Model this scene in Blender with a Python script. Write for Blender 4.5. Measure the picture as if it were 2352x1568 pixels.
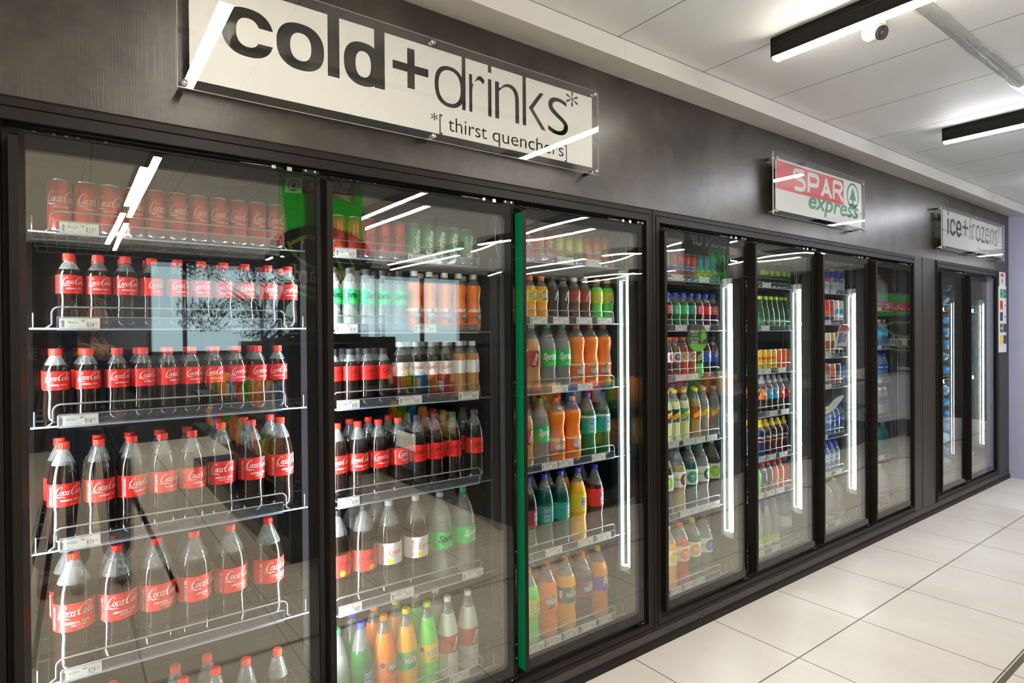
import bpy, bmesh, math, random
from mathutils import Vector, Matrix
random.seed(7)
C = bpy.context.scene.collection
for o in list(bpy.data.objects):
    bpy.data.objects.remove(o, do_unlink=True)
PI = math.pi

# ------------------------------------------------------------------ camera
EYE = Vector((0.0, -1.93, 1.5159))
YAW, PITCH, ROLL, FPX = 0.643377, -0.0065944, -0.0074137, 1379.14
cam = bpy.data.cameras.new('camera'); camo = bpy.data.objects.new('camera', cam); C.objects.link(camo)
fwd = Vector((math.sin(YAW)*math.cos(PITCH), math.cos(YAW)*math.cos(PITCH), math.sin(PITCH)))
rt = Vector((math.cos(YAW), -math.sin(YAW), 0)); up = rt.cross(fwd)
rt2 = rt*math.cos(ROLL)+up*math.sin(ROLL); up2 = up*math.cos(ROLL)-rt*math.sin(ROLL)
camo.matrix_world = Matrix(((rt2.x, up2.x, -fwd.x, EYE.x), (rt2.y, up2.y, -fwd.y, EYE.y), (rt2.z, up2.z, -fwd.z, EYE.z), (0, 0, 0, 1)))
cam.sensor_width = 36; cam.lens = FPX/2352*36
cam.shift_x = (1176-1194.72)/2352; cam.shift_y = (776.49-784)/2352
cam.clip_start = 0.02; cam.clip_end = 80
sc = bpy.context.scene
sc.camera = camo
# ------------------------------------------------------------------ world, exposure
w = bpy.data.worlds.new('sky'); sc.world = w; w.use_nodes = True
bg = w.node_tree.nodes['Background']
bg.inputs[0].default_value = (0.44, 0.63, 0.76, 1); bg.inputs[1].default_value = 2.1
sc.view_settings.view_transform = 'Standard'; sc.view_settings.look = 'None'
sc.view_settings.gamma = 1; sc.view_settings.use_curve_mapping = False
sc.view_settings.exposure = 0.47
cy = sc.cycles
cy.max_bounces = 14; cy.transparent_max_bounces = 40; cy.glossy_bounces = 5; cy.diffuse_bounces = 4
cy.transmission_bounces = 6; cy.sample_clamp_indirect = 6.0
cy.caustics_reflective = False; cy.caustics_refractive = False
LAMP_E = 70.0      # ceiling battens
LED_E = 58.0       # tubes inside the coolers
def area(name, loc, rot, sx, sy, power, col):
    l = bpy.data.lights.new(name, 'AREA'); l.shape = 'RECTANGLE'; l.size = sx; l.size_y = sy; l.energy = power; l.color = col
    o = bpy.data.objects.new(name, l); C.objects.link(o); o.location = loc; o.rotation_euler = rot; return o
# daylight through the shop front behind the camera
area('daylight_front', (3.0, -7.9, 1.7), (-PI/2, 0, 0), 5.0, 1.3, 60, (0.75, 0.87, 1.0))

# ------------------------------------------------------------------ materials
MATS = {}
def nodes(m):
    m.use_nodes = True; nt = m.node_tree; nt.nodes.clear()
    out = nt.nodes.new('ShaderNodeOutputMaterial')
    return nt, nt.nodes.new, nt.links.new, out
def mat(name, col, rough=.5, metal=0., emit=None, spec=.5, noise=0., nscale=30.):
    if name in MATS: return MATS[name]
    m = bpy.data.materials.new(name); nt, N, L, out = nodes(m)
    b = N('ShaderNodeBsdfPrincipled'); L(b.outputs[0], out.inputs[0])
    c = tuple(col)+(1,)
    b.inputs['Base Color'].default_value = c; b.inputs['Roughness'].default_value = rough
    b.inputs['Metallic'].default_value = metal; b.inputs['Specular IOR Level'].default_value = spec
    if emit: b.inputs['Emission Color'].default_value = tuple(emit[0])+(1,); b.inputs['Emission Strength'].default_value = emit[1]
    if noise:
        t = N('ShaderNodeTexCoord'); n = N('ShaderNodeTexNoise'); n.inputs['Scale'].default_value = nscale; n.inputs['Detail'].default_value = 6
        L(t.outputs['Object'], n.inputs['Vector'])
        mx = N('ShaderNodeMix'); mx.data_type = 'RGBA'; L(n.outputs['Fac'], mx.inputs['Factor'])
        mx.inputs['A'].default_value = tuple(max(0, v*(1-noise)) for v in col)+(1,); mx.inputs['B'].default_value = tuple(v*(1+noise) for v in col)+(1,)
        L(mx.outputs['Result'], b.inputs['Base Color'])
    MATS[name] = m; return m
def clear(name, tint=(1, 1, 1), frost=0., fcol=(.8, .8, .8), ior=1.5, rough=.02, bump=0., bscale=40., fboost=1.0, gcol=(1, 1, 1)):
    """clear plastic or glass: light passes straight, fresnel gloss on top, some frosting"""
    if name in MATS: return MATS[name]
    m = bpy.data.materials.new(name); nt, N, L, out = nodes(m)
    tr = N('ShaderNodeBsdfTransparent'); tr.inputs[0].default_value = tuple(tint)+(1,)
    gl = N('ShaderNodeBsdfGlossy'); gl.inputs['Roughness'].default_value = rough; gl.inputs[0].default_value = tuple(gcol)+(1,)
    fr = N('ShaderNodeFresnel'); ge = N('ShaderNodeNewGeometry')   # same reflectance from either side: the light goes straight through
    im = N('ShaderNodeMix'); im.inputs['A'].default_value = ior; im.inputs['B'].default_value = 1/ior; L(ge.outputs['Backfacing'], im.inputs['Factor']); L(im.outputs['Result'], fr.inputs[0])
    a = tr
    if frost:
        d = N('ShaderNodeBsdfDiffuse'); d.inputs[0].default_value = tuple(fcol)+(1,)
        x = N('ShaderNodeMixShader'); x.inputs[0].default_value = frost; L(tr.outputs[0], x.inputs[1]); L(d.outputs[0], x.inputs[2]); a = x
    mx = N('ShaderNodeMixShader'); L(a.outputs[0], mx.inputs[1]); L(gl.outputs[0], mx.inputs[2]); L(mx.outputs[0], out.inputs[0])
    if fboost != 1.0:
        mm = N('ShaderNodeMath'); mm.operation = 'MULTIPLY'; mm.use_clamp = True; L(fr.outputs[0], mm.inputs[0]); mm.inputs[1].default_value = fboost; L(mm.outputs[0], mx.inputs[0])
    else: L(fr.outputs[0], mx.inputs[0])
    if bump:
        t = N('ShaderNodeTexCoord'); n = N('ShaderNodeTexNoise'); n.inputs['Scale'].default_value = bscale; L(t.outputs['Object'], n.inputs['Vector'])
        bp = N('ShaderNodeBump'); bp.inputs['Strength'].default_value = bump; bp.inputs['Distance'].default_value = .01
        L(n.outputs['Fac'], bp.inputs['Height']); L(bp.outputs[0], gl.inputs['Normal']); L(bp.outputs[0], fr.inputs['Normal'])
    MATS[name] = m; return m

def m_floor():
    m = bpy.data.materials.new('floor_tiles'); nt, N, L, out = nodes(m)
    b = N('ShaderNodeBsdfPrincipled'); L(b.outputs[0], out.inputs[0]); b.inputs['Roughness'].default_value = .40; b.inputs['Specular IOR Level'].default_value = .42
    g = N('ShaderNodeNewGeometry'); s = N('ShaderNodeSeparateXYZ'); L(g.outputs['Position'], s.inputs[0])
    def line(sock, off, pitch, wd):
        a = N('ShaderNodeMath'); a.operation = 'SUBTRACT'; L(sock, a.inputs[0]); a.inputs[1].default_value = off
        p = N('ShaderNodeMath'); p.operation = 'PINGPONG'; L(a.outputs[0], p.inputs[0]); p.inputs[1].default_value = pitch/2
        c = N('ShaderNodeMath'); c.operation = 'LESS_THAN'; L(p.outputs[0], c.inputs[0]); c.inputs[1].default_value = wd; return c
    lx = line(s.outputs['X'], 2.09, .612, .0026); ly = line(s.outputs['Y'], -.472, .612, .0032)
    w2 = line(s.outputs['Y'], -1.104, 40., .012)
    o1 = N('ShaderNodeMath'); o1.operation = 'MAXIMUM'; L(lx.outputs[0], o1.inputs[0]); L(ly.outputs[0], o1.inputs[1])
    o = N('ShaderNodeMath'); o.operation = 'MAXIMUM'; L(o1.outputs[0], o.inputs[0]); L(w2.outputs[0], o.inputs[1])
    n = N('ShaderNodeTexNoise'); n.inputs['Scale'].default_value = 3.0; n.inputs['Detail'].default_value = 8; n.inputs['Roughness'].default_value = .65
    mp = N('ShaderNodeMapping'); mp.inputs['Scale'].default_value = (1.6, .5, 1); L(g.outputs['Position'], mp.inputs[0]); L(mp.outputs[0], n.inputs['Vector'])
    r = N('ShaderNodeMix'); r.data_type = 'RGBA'; L(n.outputs['Fac'], r.inputs['Factor'])
    r.inputs['A'].default_value = (.66, .60, .53, 1); r.inputs['B'].default_value = (.82, .775, .71, 1)
    x = N('ShaderNodeMix'); x.data_type = 'RGBA'; L(o.outputs[0], x.inputs['Factor']); L(r.outputs['Result'], x.inputs['A']); x.inputs['B'].default_value = (.11, .085, .055, 1)
    L(x.outputs['Result'], b.inputs['Base Color'])
    return m
def m_ceiling():
    m = bpy.data.materials.new('ceiling_tiles'); nt, N, L, out = nodes(m)
    b = N('ShaderNodeBsdfPrincipled'); L(b.outputs[0], out.inputs[0]); b.inputs['Roughness'].default_value = .55
    g = N('ShaderNodeNewGeometry'); s = N('ShaderNodeSeparateXYZ'); L(g.outputs['Position'], s.inputs[0])
    def line(sock, off, pitch, wd):
        a = N('ShaderNodeMath'); a.operation = 'SUBTRACT'; L(sock, a.inputs[0]); a.inputs[1].default_value = off
        p = N('ShaderNodeMath'); p.operation = 'PINGPONG'; L(a.outputs[0], p.inputs[0]); p.inputs[1].default_value = pitch/2
        c = N('ShaderNodeMath'); c.operation = 'LESS_THAN'; L(p.outputs[0], c.inputs[0]); c.inputs[1].default_value = wd; return c
    lx = line(s.outputs['X'], 1.875, .5845, .0025); ly = line(s.outputs['Y'], -1.01, 1.2, .003)
    o = N('ShaderNodeMath'); o.operation = 'MAXIMUM'; L(lx.outputs[0], o.inputs[0]); L(ly.outputs[0], o.inputs[1])
    n = N('ShaderNodeTexNoise'); n.inputs['Scale'].default_value = 1.2; L(g.outputs['Position'], n.inputs['Vector'])
    r = N('ShaderNodeMix'); r.data_type = 'RGBA'; L(n.outputs['Fac'], r.inputs['Factor'])
    r.inputs['A'].default_value = (.88, .90, .90, 1); r.inputs['B'].default_value = (.92, .935, .94, 1)
    x = N('ShaderNodeMix'); x.data_type = 'RGBA'; L(o.outputs[0], x.inputs['Factor']); L(r.outputs['Result'], x.inputs['A']); x.inputs['B'].default_value = (.17, .15, .11, 1)
    L(x.outputs['Result'], b.inputs['Base Color']); return m
def m_laminate():
    m = bpy.data.materials.new('dark_laminate'); nt, N, L, out = nodes(m)
    b = N('ShaderNodeBsdfPrincipled'); L(b.outputs[0], out.inputs[0])
    g = N('ShaderNodeNewGeometry')
    n = N('ShaderNodeTexNoise'); n.inputs['Scale'].default_value = 2.6; n.inputs['Detail'].default_value = 9; n.inputs['Roughness'].default_value = .68; L(g.outputs['Position'], n.inputs['Vector'])
    mp = N('ShaderNodeMapping'); mp.inputs['Scale'].default_value = (260, 260, 5); L(g.outputs['Position'], mp.inputs[0])
    n2 = N('ShaderNodeTexNoise'); n2.inputs['Scale'].default_value = 1.0; n2.inputs['Detail'].default_value = 3; L(mp.outputs[0], n2.inputs['Vector'])
    cr = N('ShaderNodeValToRGB'); L(n.outputs['Fac'], cr.inputs[0])
    cr.color_ramp.elements[0].position = .36; cr.color_ramp.elements[0].color = (.020, .0165, .0135, 1)
    cr.color_ramp.elements[1].position = .66; cr.color_ramp.elements[1].color = (.080, .067, .054, 1)
    x = N('ShaderNodeMix'); x.data_type = 'RGBA'; x.blend_type = 'OVERLAY'; x.inputs['Factor'].default_value = .15
    L(cr.outputs[0], x.inputs['A']); L(n2.outputs['Color'], x.inputs['B']); L(x.outputs['Result'], b.inputs['Base Color'])
    b.inputs['Roughness'].default_value = .32; b.inputs['Specular IOR Level'].default_value = .42
    bp = N('ShaderNodeBump'); bp.inputs['Strength'].default_value = .22; bp.inputs['Distance'].default_value = .0012
    L(n2.outputs['Fac'], bp.inputs['Height']); L(bp.outputs[0], b.inputs['Normal'])
    return m
KICK = mat('dark_kick_laminate', (.040, .034, .030), .45, noise=.25, nscale=6)
FLOOR, CEIL, LAM = m_floor(), m_ceiling(), m_laminate()
WHITE = mat('white_paint', (.86, .835, .81), .5, noise=.04, nscale=4)
GREYP = mat('grey_wall_paint', (.50, .50, .52), .6, noise=.05, nscale=5)
BLACK = mat('black_aluminium', (.012, .0095, .007), .45, spec=.17, noise=.15, nscale=60)
BLACK2 = mat('black_recess', (.006, .006, .006), .6)
FRIT = mat('black_glass_border', (.008, .007, .006), .6, spec=.1)
STEEL = mat('brushed_steel', (.62, .60, .56), .28, 1.)
WIRE = mat('grey_coated_wire', (.33, .35, .37), .3, .6)
DWIRE = mat('dark_coated_wire', (.03, .03, .034), .4, .3)
INNER = mat('cooler_lining', (.006, .007, .010), .7, spec=.04, noise=.2, nscale=8)
LAMP = mat('batten_diffuser_warm', (.9, .9, .9), .4, emit=((1, .905, .775), LAMP_E))
LAMPC = mat('batten_diffuser_cool', (.9, .9, .9), .4, emit=((.93, .95, 1), LAMP_E))
TUBE = mat('led_tube', (.9, .9, .9), .4, emit=((.86, .95, 1), LED_E))
TUBE2 = mat('led_reflector', (.30, .42, .46), .3)
TUBEOFF = mat('led_tube_unlit', (.45, .47, .47), .3)
WHITEP = mat('white_plastic', (.82, .82, .80), .35)
PANE = clear('door_glass_outer', (.985, .99, .985), ior=1.48, rough=.0)
PANE2 = clear('door_glass_coated', (.98, .99, .985), ior=1.88, rough=.0, gcol=(1, .95, .82))
ACRYL = clear('clear_acrylic', (.96, .965, .96), ior=1.49, rough=.0)
EDGEA = mat('acrylic_edge', (.75, .74, .68), .15)
VINYL = mat('white_vinyl', (.83, .81, .77), .45)
STRIP = clear('price_channel_plastic', (.72, .75, .80), frost=.12, fcol=(.45, .47, .52), ior=1.5, rough=.06, bump=.25, bscale=9.)
STRIPE = mat('price_channel_edge', (.42, .46, .62), .2)
PAPER = mat('tag_paper', (.80, .79, .72), .5)
INK = mat('black_ink', (.02, .02, .025), .5)
INK2 = mat('grey_ink', (.22, .22, .24), .5)

# ------------------------------------------------------------------ mesh helpers
class G:
    """collects faces of one mesh; every face carries a material"""
    def __init__(s): s.v = []; s.f = []; s.m = []; s.sm = []; s.ms = []
    def mi(s, m):
        if m not in s.ms: s.ms.append(m)
        return s.ms.index(m)
    def add(s, vs, fs, m, smooth=False):
        o = len(s.v); i = s.mi(m); s.v += [tuple(v) for v in vs]
        for f in fs: s.f.append(tuple(o+k for k in f)); s.m.append(i); s.sm.append(smooth)
        return s
    def box(s, x0, x1, y0, y1, z0, z1, m):
        vs = [(x, y, z) for x in (x0, x1) for y in (y0, y1) for z in (z0, z1)]
        return s.add(vs, [(0, 1, 3, 2), (4, 6, 7, 5), (0, 4, 5, 1), (2, 3, 7, 6), (0, 2, 6, 4), (1, 5, 7, 3)], m)
    def lathe(s, prof, n, m, c=(0, 0), smooth=True, z0=0., cap=True):
        """prof: (r, z) pairs or (r, z, material)"""
        o = len(s.v); vs = []
        for p in prof:
            for k in range(n):
                a = 2*PI*k/n; vs.append((c[0]+p[0]*math.cos(a), c[1]+p[0]*math.sin(a), z0+p[1]))
        s.v += vs
        for j in range(len(prof)-1):
            i = s.mi(prof[j][2] if len(prof[j]) > 2 else m)
            for k in range(n):
                k2 = (k+1) % n; s.f.append((o+j*n+k, o+j*n+k2, o+(j+1)*n+k2, o+(j+1)*n+k)); s.m.append(i); s.sm.append(smooth)
        if cap:
            i0 = s.mi(prof[0][2] if len(prof[0]) > 2 else m); i1 = s.mi(prof[-1][2] if len(prof[-1]) > 2 else m)
            s.f.append(tuple(o+k for k in reversed(range(n)))); s.m.append(i0); s.sm.append(False)
            s.f.append(tuple(o+(len(prof)-1)*n+k for k in range(n))); s.m.append(i1); s.sm.append(False)
        return s
    def tube(s, pts, r, m, n=6, closed=False):
        pts = [Vector(p) for p in pts]; o = len(s.v); N_ = len(pts); prev = None
        for i, p in enumerate(pts):
            t = (pts[(i+1) % N_]-pts[i-1]) if closed else (pts[min(i+1, N_-1)]-pts[max(i-1, 0)])
            t.normalize()
            a = Vector((0, 0, 1)) if abs(t.z) < .9 else Vector((0, 1, 0))
            if prev is not None: a = prev
            u = (a-t*a.dot(t)); u.normalize(); q = t.cross(u); prev = u
            rr = r[i] if isinstance(r, (list, tuple)) else r
            for k in range(n):
                an = 2*PI*k/n; s.v.append(tuple(p+(u*math.cos(an)+q*math.sin(an))*rr))
        i_ = s.mi(m); rng = range(N_ if closed else N_-1)
        for i in rng:
            j = (i+1) % N_
            for k in range(n):
                k2 = (k+1) % n; s.f.append((o+i*n+k, o+i*n+k2, o+j*n+k2, o+j*n+k)); s.m.append(i_); s.sm.append(n > 4)
        if not closed:
            s.f.append(tuple(o+k for k in reversed(range(n)))); s.m.append(i_); s.sm.append(False)
            s.f.append(tuple(o+(N_-1)*n+k for k in range(n))); s.m.append(i_); s.sm.append(False)
        return s
    def prism(s, poly, axis, a, b, m):
        """poly of 2-D points extruded along axis from a to b ('x': pts are (y,z), 'y': (x,z), 'z': (x,y))"""
        def P(p, t): return {'x': (t, p[0], p[1]), 'y': (p[0], t, p[1]), 'z': (p[0], p[1], t)}[axis]
        n = len(poly); vs = [P(p, a) for p in poly]+[P(p, b) for p in poly]
        fs = [tuple(range(n)), tuple(reversed(range(n, 2*n)))]+[(k, n+k, n+(k+1) % n, (k+1) % n) for k in range(n)]
        return s.add(vs, fs, m)
    def mesh(s, name, fixn=True):
        me = bpy.data.meshes.new(name); me.from_pydata(s.v, [], s.f)
        for m in s.ms: me.materials.append(m)
        me.polygons.foreach_set('material_index', s.m); me.polygons.foreach_set('use_smooth', s.sm)
        if fixn:
            bm = bmesh.new(); bm.from_mesh(me); bmesh.ops.recalc_face_normals(bm, faces=bm.faces[:]); bm.to_mesh(me); bm.free()
        me.update(); return me
def link(name, me, parent=None, loc=None):
    o = bpy.data.objects.new(name, me); C.objects.link(o)
    if parent is not None: o.parent = parent
    if loc is not None: o.location = loc
    return o
def ob(name, g, parent=None, loc=None, fixn=True): return link(name, g.mesh(name, fixn), parent, loc)
def tag(o, label=None, cat=None, group=None, kind=None):
    if label: o['label'] = label
    if cat: o['category'] = cat
    if group: o['group'] = group
    if kind: o['kind'] = kind
    return o
def empty(name, loc, label, cat, group=None, rz=0):
    o = bpy.data.objects.new(name, None); C.objects.link(o); o.location = loc; o.rotation_euler = (0, 0, rz)
    o.empty_display_size = .05; return tag(o, label, cat, group)
def copy_tree(o, parent=None):
    c = o.copy(); C.objects.link(c)
    if parent is not None: c.parent = parent
    for ch in list(o.children): copy_tree(ch, c)
    return c
def struct(name, g, label=None):
    o = ob(name, g); o['kind'] = 'structure'
    return o

# ------------------------------------------------------------------ lettering (flat geometry: list of 2-D verts + faces)
_T = {}
def text2d(s, off=0., shear=0., res=3, sp=1.0):
    k = (s, off, shear, res, sp)
    if k in _T: return _T[k]
    cu = bpy.data.curves.new('t', 'FONT'); cu.body = s; cu.size = 1; cu.offset = off; cu.shear = shear; cu.resolution_u = res; cu.space_character = sp
    o = bpy.data.objects.new('t', cu); me = bpy.data.meshes.new_from_object(o)
    vs = [(v.co.x, v.co.y) for v in me.vertices]; fs = [tuple(p.vertices) for p in me.polygons]
    bpy.data.objects.remove(o); bpy.data.curves.remove(cu); bpy.data.meshes.remove(me)
    _T[k] = (vs, fs); return _T[k]
def bbox(vs): return min(v[0] for v in vs), min(v[1] for v in vs), max(v[0] for v in vs), max(v[1] for v in vs)
def fit(geo, cx, cz, h=None, w=None, rot=0.):
    """scale about its box to height h and/or width w, centre at cx, cz"""
    vs, fs = geo; x0, y0, x1, y1 = bbox(vs)
    sx = sy = None
    if h: sy = h/(y1-y0)
    if w: sx = w/(x1-x0)
    sx = sx or sy; sy = sy or sx
    mx, my = (x0+x1)/2, (y0+y1)/2; c, s_ = math.cos(rot), math.sin(rot)
    out = []
    for v in vs:
        x, y = (v[0]-mx)*sx, (v[1]-my)*sy
        out.append((cx+x*c-y*s_, cz+x*s_+y*c)+tuple(v[2:]))
    return out, fs
def rect2d(x0, z0, x1, z1): return [(x0, z0), (x1, z0), (x1, z1), (x0, z1)], [(0, 1, 2, 3)]
def disc2d(cx, cz, rx, rz, n=24): return [(cx+rx*math.cos(2*PI*k/n), cz+rz*math.sin(2*PI*k/n)) for k in range(n)], [tuple(range(n))]
def ring2d(cx, cz, rx, rz, t, n=28):
    vs = []; 
    for k in range(n):
        a = 2*PI*k/n; vs += [(cx+rx*math.cos(a), cz+rz*math.sin(a)), (cx+(rx-t)*math.cos(a), cz+(rz-t)*math.sin(a))]
    return vs, [(2*k, (2*k+2) % (2*n), (2*k+3) % (2*n), 2*k+1) for k in range(n)]
def poly2d(pts): return list(pts), [tuple(range(len(pts)))]
def strokes(lst, sub=6, shear=0.):
    """lst of strokes; a stroke is a list of (x, z, width): smooth ribbons of changing width"""
    V, F = [], []
    for n_, st in enumerate(lst):
        si = n_*3e-5
        P = [Vector((a[0], a[1], a[2])) for a in st]; pts = []
        for i in range(len(P)-1):
            p0, p1, p2, p3 = P[max(i-1, 0)], P[i], P[i+1], P[min(i+2, len(P)-1)]
            for k in range(sub):
                t = k/sub; pts.append(.5*((2*p1)+(p2-p0)*t+(2*p0-5*p1+4*p2-p3)*t*t+(3*p1-p0-3*p2+p3)*t**3))
        pts.append(P[-1]); o = len(V)
        for i, p in enumerate(pts):
            d = pts[min(i+1, len(pts)-1)]-pts[max(i-1, 0)]; l = math.hypot(d.x, d.y) or 1
            nx, ny = -d.y/l*max(p.z, .02)/2, d.x/l*max(p.z, .02)/2
            V += [(p.x+nx, p.y+ny, si), (p.x-nx, p.y-ny, si)]
        F += [(o+2*i, o+2*i+1, o+2*i+3, o+2*i+2) for i in range(len(pts)-1)]
    return [(x+shear*z, z, q) for x, z, q in V], F
def oval(cx, cz, rx, rz, a0, a1, thick, thin, n=14):
    r = []
    for k in range(n+1):
        a = math.radians(a0+(a1-a0)*k/n); r.append((cx+rx*math.cos(a), cz+rz*math.sin(a), thin+(thick-thin)*abs(math.cos(a))))
    return r
def cola_script():
    S = []
    def cap(x):
        return [(x+1.42, 1.55, .05), (x+1.62, 1.78, .09), (x+1.55, 2.08, .11), (x+1.25, 2.2, .10), (x+.85, 2.0, .14), (x+.45, 1.5, .26), (x+.2, .85, .38), (x+.25, .3, .36), (x+.55, .02, .22), (x+.95, .1, .12), (x+1.25, .4, .05)]
    S.append(cap(-.1))
    S.append(oval(1.75, .5, .36, .47, 0, 360, .24, .08))
    S.append(oval(2.72, .5, .40, .48, 50, 320, .26, .07))
    S.append(oval(3.52, .5, .36, .47, 0, 360, .25, .08)); S.append([(3.95, 1.02, .16), (3.86, .5, .24), (3.88, .12, .2), (4.1, .02, .09), (4.35, .3, .04)])
    S.append([(4.2, .97, .15), (4.75, 1.1, .2)])
    S.append(cap(4.55))
    S.append([(5.75, 2.18, .05), (6.1, 2.42, .10), (6.7, 2.5, .16), (7.4, 2.3, .17), (8.0, 2.0, .09), (8.5, 2.05, .03)])
    S.append(oval(6.45, .5, .36, .47, 0, 360, .24, .08)); S.append([(6.7, .9, .06), (7.0, .75, .07), (7.25, .85, .05)])
    S.append([(7.0, .15, .06), (7.3, .6, .1), (7.65, 1.4, .1), (7.72, 2.0, .1), (7.5, 2.1, .08), (7.35, 1.6, .14), (7.3, .7, .24), (7.4, .12, .2), (7.65, .02, .08), (7.85, .25, .04)])
    S.append(oval(8.25, .5, .36, .47, 0, 360, .25, .08)); S.append([(8.68, 1.02, .16), (8.6, .5, .24), (8.62, .12, .2), (8.85, .02, .09), (9.1, .3, .04)])
    S.append([(.25, .1, .05), (-.15, -.25, .06), (.1, -.5, .09), (.7, -.38, .16), (1.3, -.42, .26), (1.6, -.62, .22), (2.0, -.40, .2), (2.7, -.5, .12), (3.4, -.75, .03)])
    return strokes(S, 4, .33)
COLA = cola_script()

def flat(g, geo, m, y=0., o=(0, 0)):
    g.add([(v[0]+o[0], y-(v[2] if len(v) > 2 else 0), v[1]+o[1]) for v in geo[0]], geo[1], m); return g
def fir(cx, cz, rx, rz):
    """fir tree in a ring: ring, crown, trunk and ground"""
    return [ring2d(cx, cz, rx, rz, rx*.16), poly2d([(cx, cz+rz*.66), (cx+rx*.56, cz-rz*.32), (cx-rx*.56, cz-rz*.32)]), rect2d(cx-rx*.12, cz-rz*.72, cx+rx*.12, cz-rz*.3),
            poly2d([(cx+rx*.97*math.cos(a), cz+rz*.97*math.sin(a)) for a in [PI*(1.22+.056*k) for k in range(11)]])]

# ------------------------------------------------------------------ the shell
CZ = 2.776
g = G(); g.box(-2.6, 12.4, -8.2, .02, -.1, 0, FLOOR); struct('floor', g)
g = G(); g.box(-2.6, 12.4, -8.2, .05, CZ, CZ+.1, CEIL); struct('ceiling', g)
g = G(); g.box(-2.6, 7.74, 0, .03, 2.112, CZ, LAM); g.box(-2.6, -.19, 0, .03, .04, 2.112, LAM)
g.box(5.335, 5.5, 0, .03, .082, 2.112, KICK); g.box(5.503, 5.555, -.003, .03, .082, 2.112, KICK); g.box(5.558, 5.78, 0, .03, .082, 2.112, KICK)
g.box(7.402, 7.74, 0, .03, .082, 2.112, KICK)
struct('wall_back', g)
g = G()
for a, b in ((-2.6, .006), (.009, 2.613), (2.616, 5.2), (5.203, 7.738)):
    g.box(a, b, -.003, .02, .04, .08, KICK)
    g.prism([(-.003, 0), (-.012, 0), (-.012, .03), (-.009, .038), (-.003, .04)], 'x', a+.0005, b-.0005, BLACK)
struct('baseboard_back', g)
GLOWTINT = mat('blue_glow_wall_tint', (.44, .44, .60), .6, noise=.06, nscale=5)  # blue glow at the far right is put into the wall colour
# bulkhead above the coolers
g = G(); g.box(-2.6, 1.912, -.14, -.0005, 2.688, CZ-.003, WHITE); g.box(1.914, 7.739, -.14, -.0005, 2.688, CZ-.003, WHITE); g.box(-2.6, 7.739, -.135, -.0005, CZ-.003, CZ-.0005, BLACK2)
struct('trim_1', g)
g = G(); g.box(7.74, 12.4, -.18, .05, 0, CZ-.001, GLOWTINT); struct('wall_right', g)
g = G(); g.box(-2.7, -2.6, -8.2, .05, 0, CZ, GREYP); struct('wall_left', g)
DARKW = mat('dark_front_wall', (.022, .020, .020), .7, noise=.1, nscale=3)
# end of the room
DARKW = mat('dark_front_wall', (.022, .020, .020), .7, noise=.1, nscale=3)
g = G(); g.box(12.4, 12.5, -8.2, .05, 0, CZ, DARKW)
struct('wall_end', g)
# front of the shop behind the camera: dark wall with a long window
g = G(); g.box(-2.6, 12.4, -8.3, -8.2, 0, 1.25, DARKW); g.box(-2.6, 12.4, -8.3, -8.2, 2.62, CZ, DARKW); g.box(-2.6, .9, -8.3, -8.2, 1.25, 2.62, DARKW); g.box(6.2, 12.4, -8.3, -8.2, 1.25, 2.62, DARKW)
struct('wall_front', g)
g = G()
for x in (.9, 1.35, 2.35, 3.4, 4.45, 5.3, 6.15): g.box(x, x+.05, -8.28, -8.19, 1.25, 2.62, BLACK)
g.box(.9, 6.2, -8.28, -8.19, 1.25, 1.30, BLACK); g.box(.9, 6.2, -8.28, -8.19, 2.57, 2.62, BLACK)
struct('window_1', g)
# glossy cover strip along a ceiling joint
CS = clear('ceiling_cover_strip_plastic', (.93, .95, .93), frost=.35, fcol=(.75, .78, .74), ior=1.55, rough=.12, bump=.8, bscale=6.)
random.seed(3); g = G(); n = 90; vs = []
for k in range(n+1):
    x = -2.0+k*.15; d = .006*math.sin(k*1.3)+.004*math.sin(k*2.9)
    vs += [(x, -1.04+d, CZ-.004), (x, -1.01, CZ-.012+.004*math.sin(k*.9)), (x, -.975+d*.7, CZ-.004)]
g.add(vs, [(3*k+a, 3*k+3+a, 3*k+4+a, 3*k+1+a) for k in range(n) for a in (0, 1)], CS, True)
g.add([(-2, -1.04, CZ-.0015), (11.5, -1.04, CZ-.0015), (11.5, -.975, CZ-.0015), (-2, -.975, CZ-.0015)], [(0, 1, 2, 3)], CS)
struct('trim_2', g)

# ------------------------------------------------------------------ cooler casings
def sweep_frame(g, ox0, ox1, oz0, oz1, ix0, ix1, iz0, iz1, prof, m):
    """mitred frame between an outer and an inner rectangle; prof: (0..1 from outside to inside, y)"""
    rings = []
    for t, y in prof:
        x0, x1, z0, z1 = ox0+(ix0-ox0)*t, ox1+(ix1-ox1)*t, oz0+(iz0-oz0)*t, oz1+(iz1-oz1)*t
        rings.append([(x0, y, z0), (x1, y, z0), (x1, y, z1), (x0, y, z1)])
    vs = [p for r in rings for p in r]; n = len(rings)
    fs = [(4*j+k, 4*j+(k+1) % 4, 4*((j+1) % n)+(k+1) % 4, 4*((j+1) % n)+k) for j in range(n) for k in range(4)]
    g.add(vs, fs, m)
PROF = [(0, .03), (0, -.006), (.12, -.010), (.42, -.010), (.45, -.006), (.5, -.006), (.53, -.012), (.97, -.013), (1, -.009), (1, .03)]
DOORX = [(-.115, .637), (.657, 1.412), (1.435, 2.18), (2.292, 3.026), (3.066, 3.795), (3.826, 4.546), (4.582, 5.30)]
FRZX = [(5.822, 6.495), (6.512, 7.308)]
DT, DB = 2.03, .147
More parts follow.
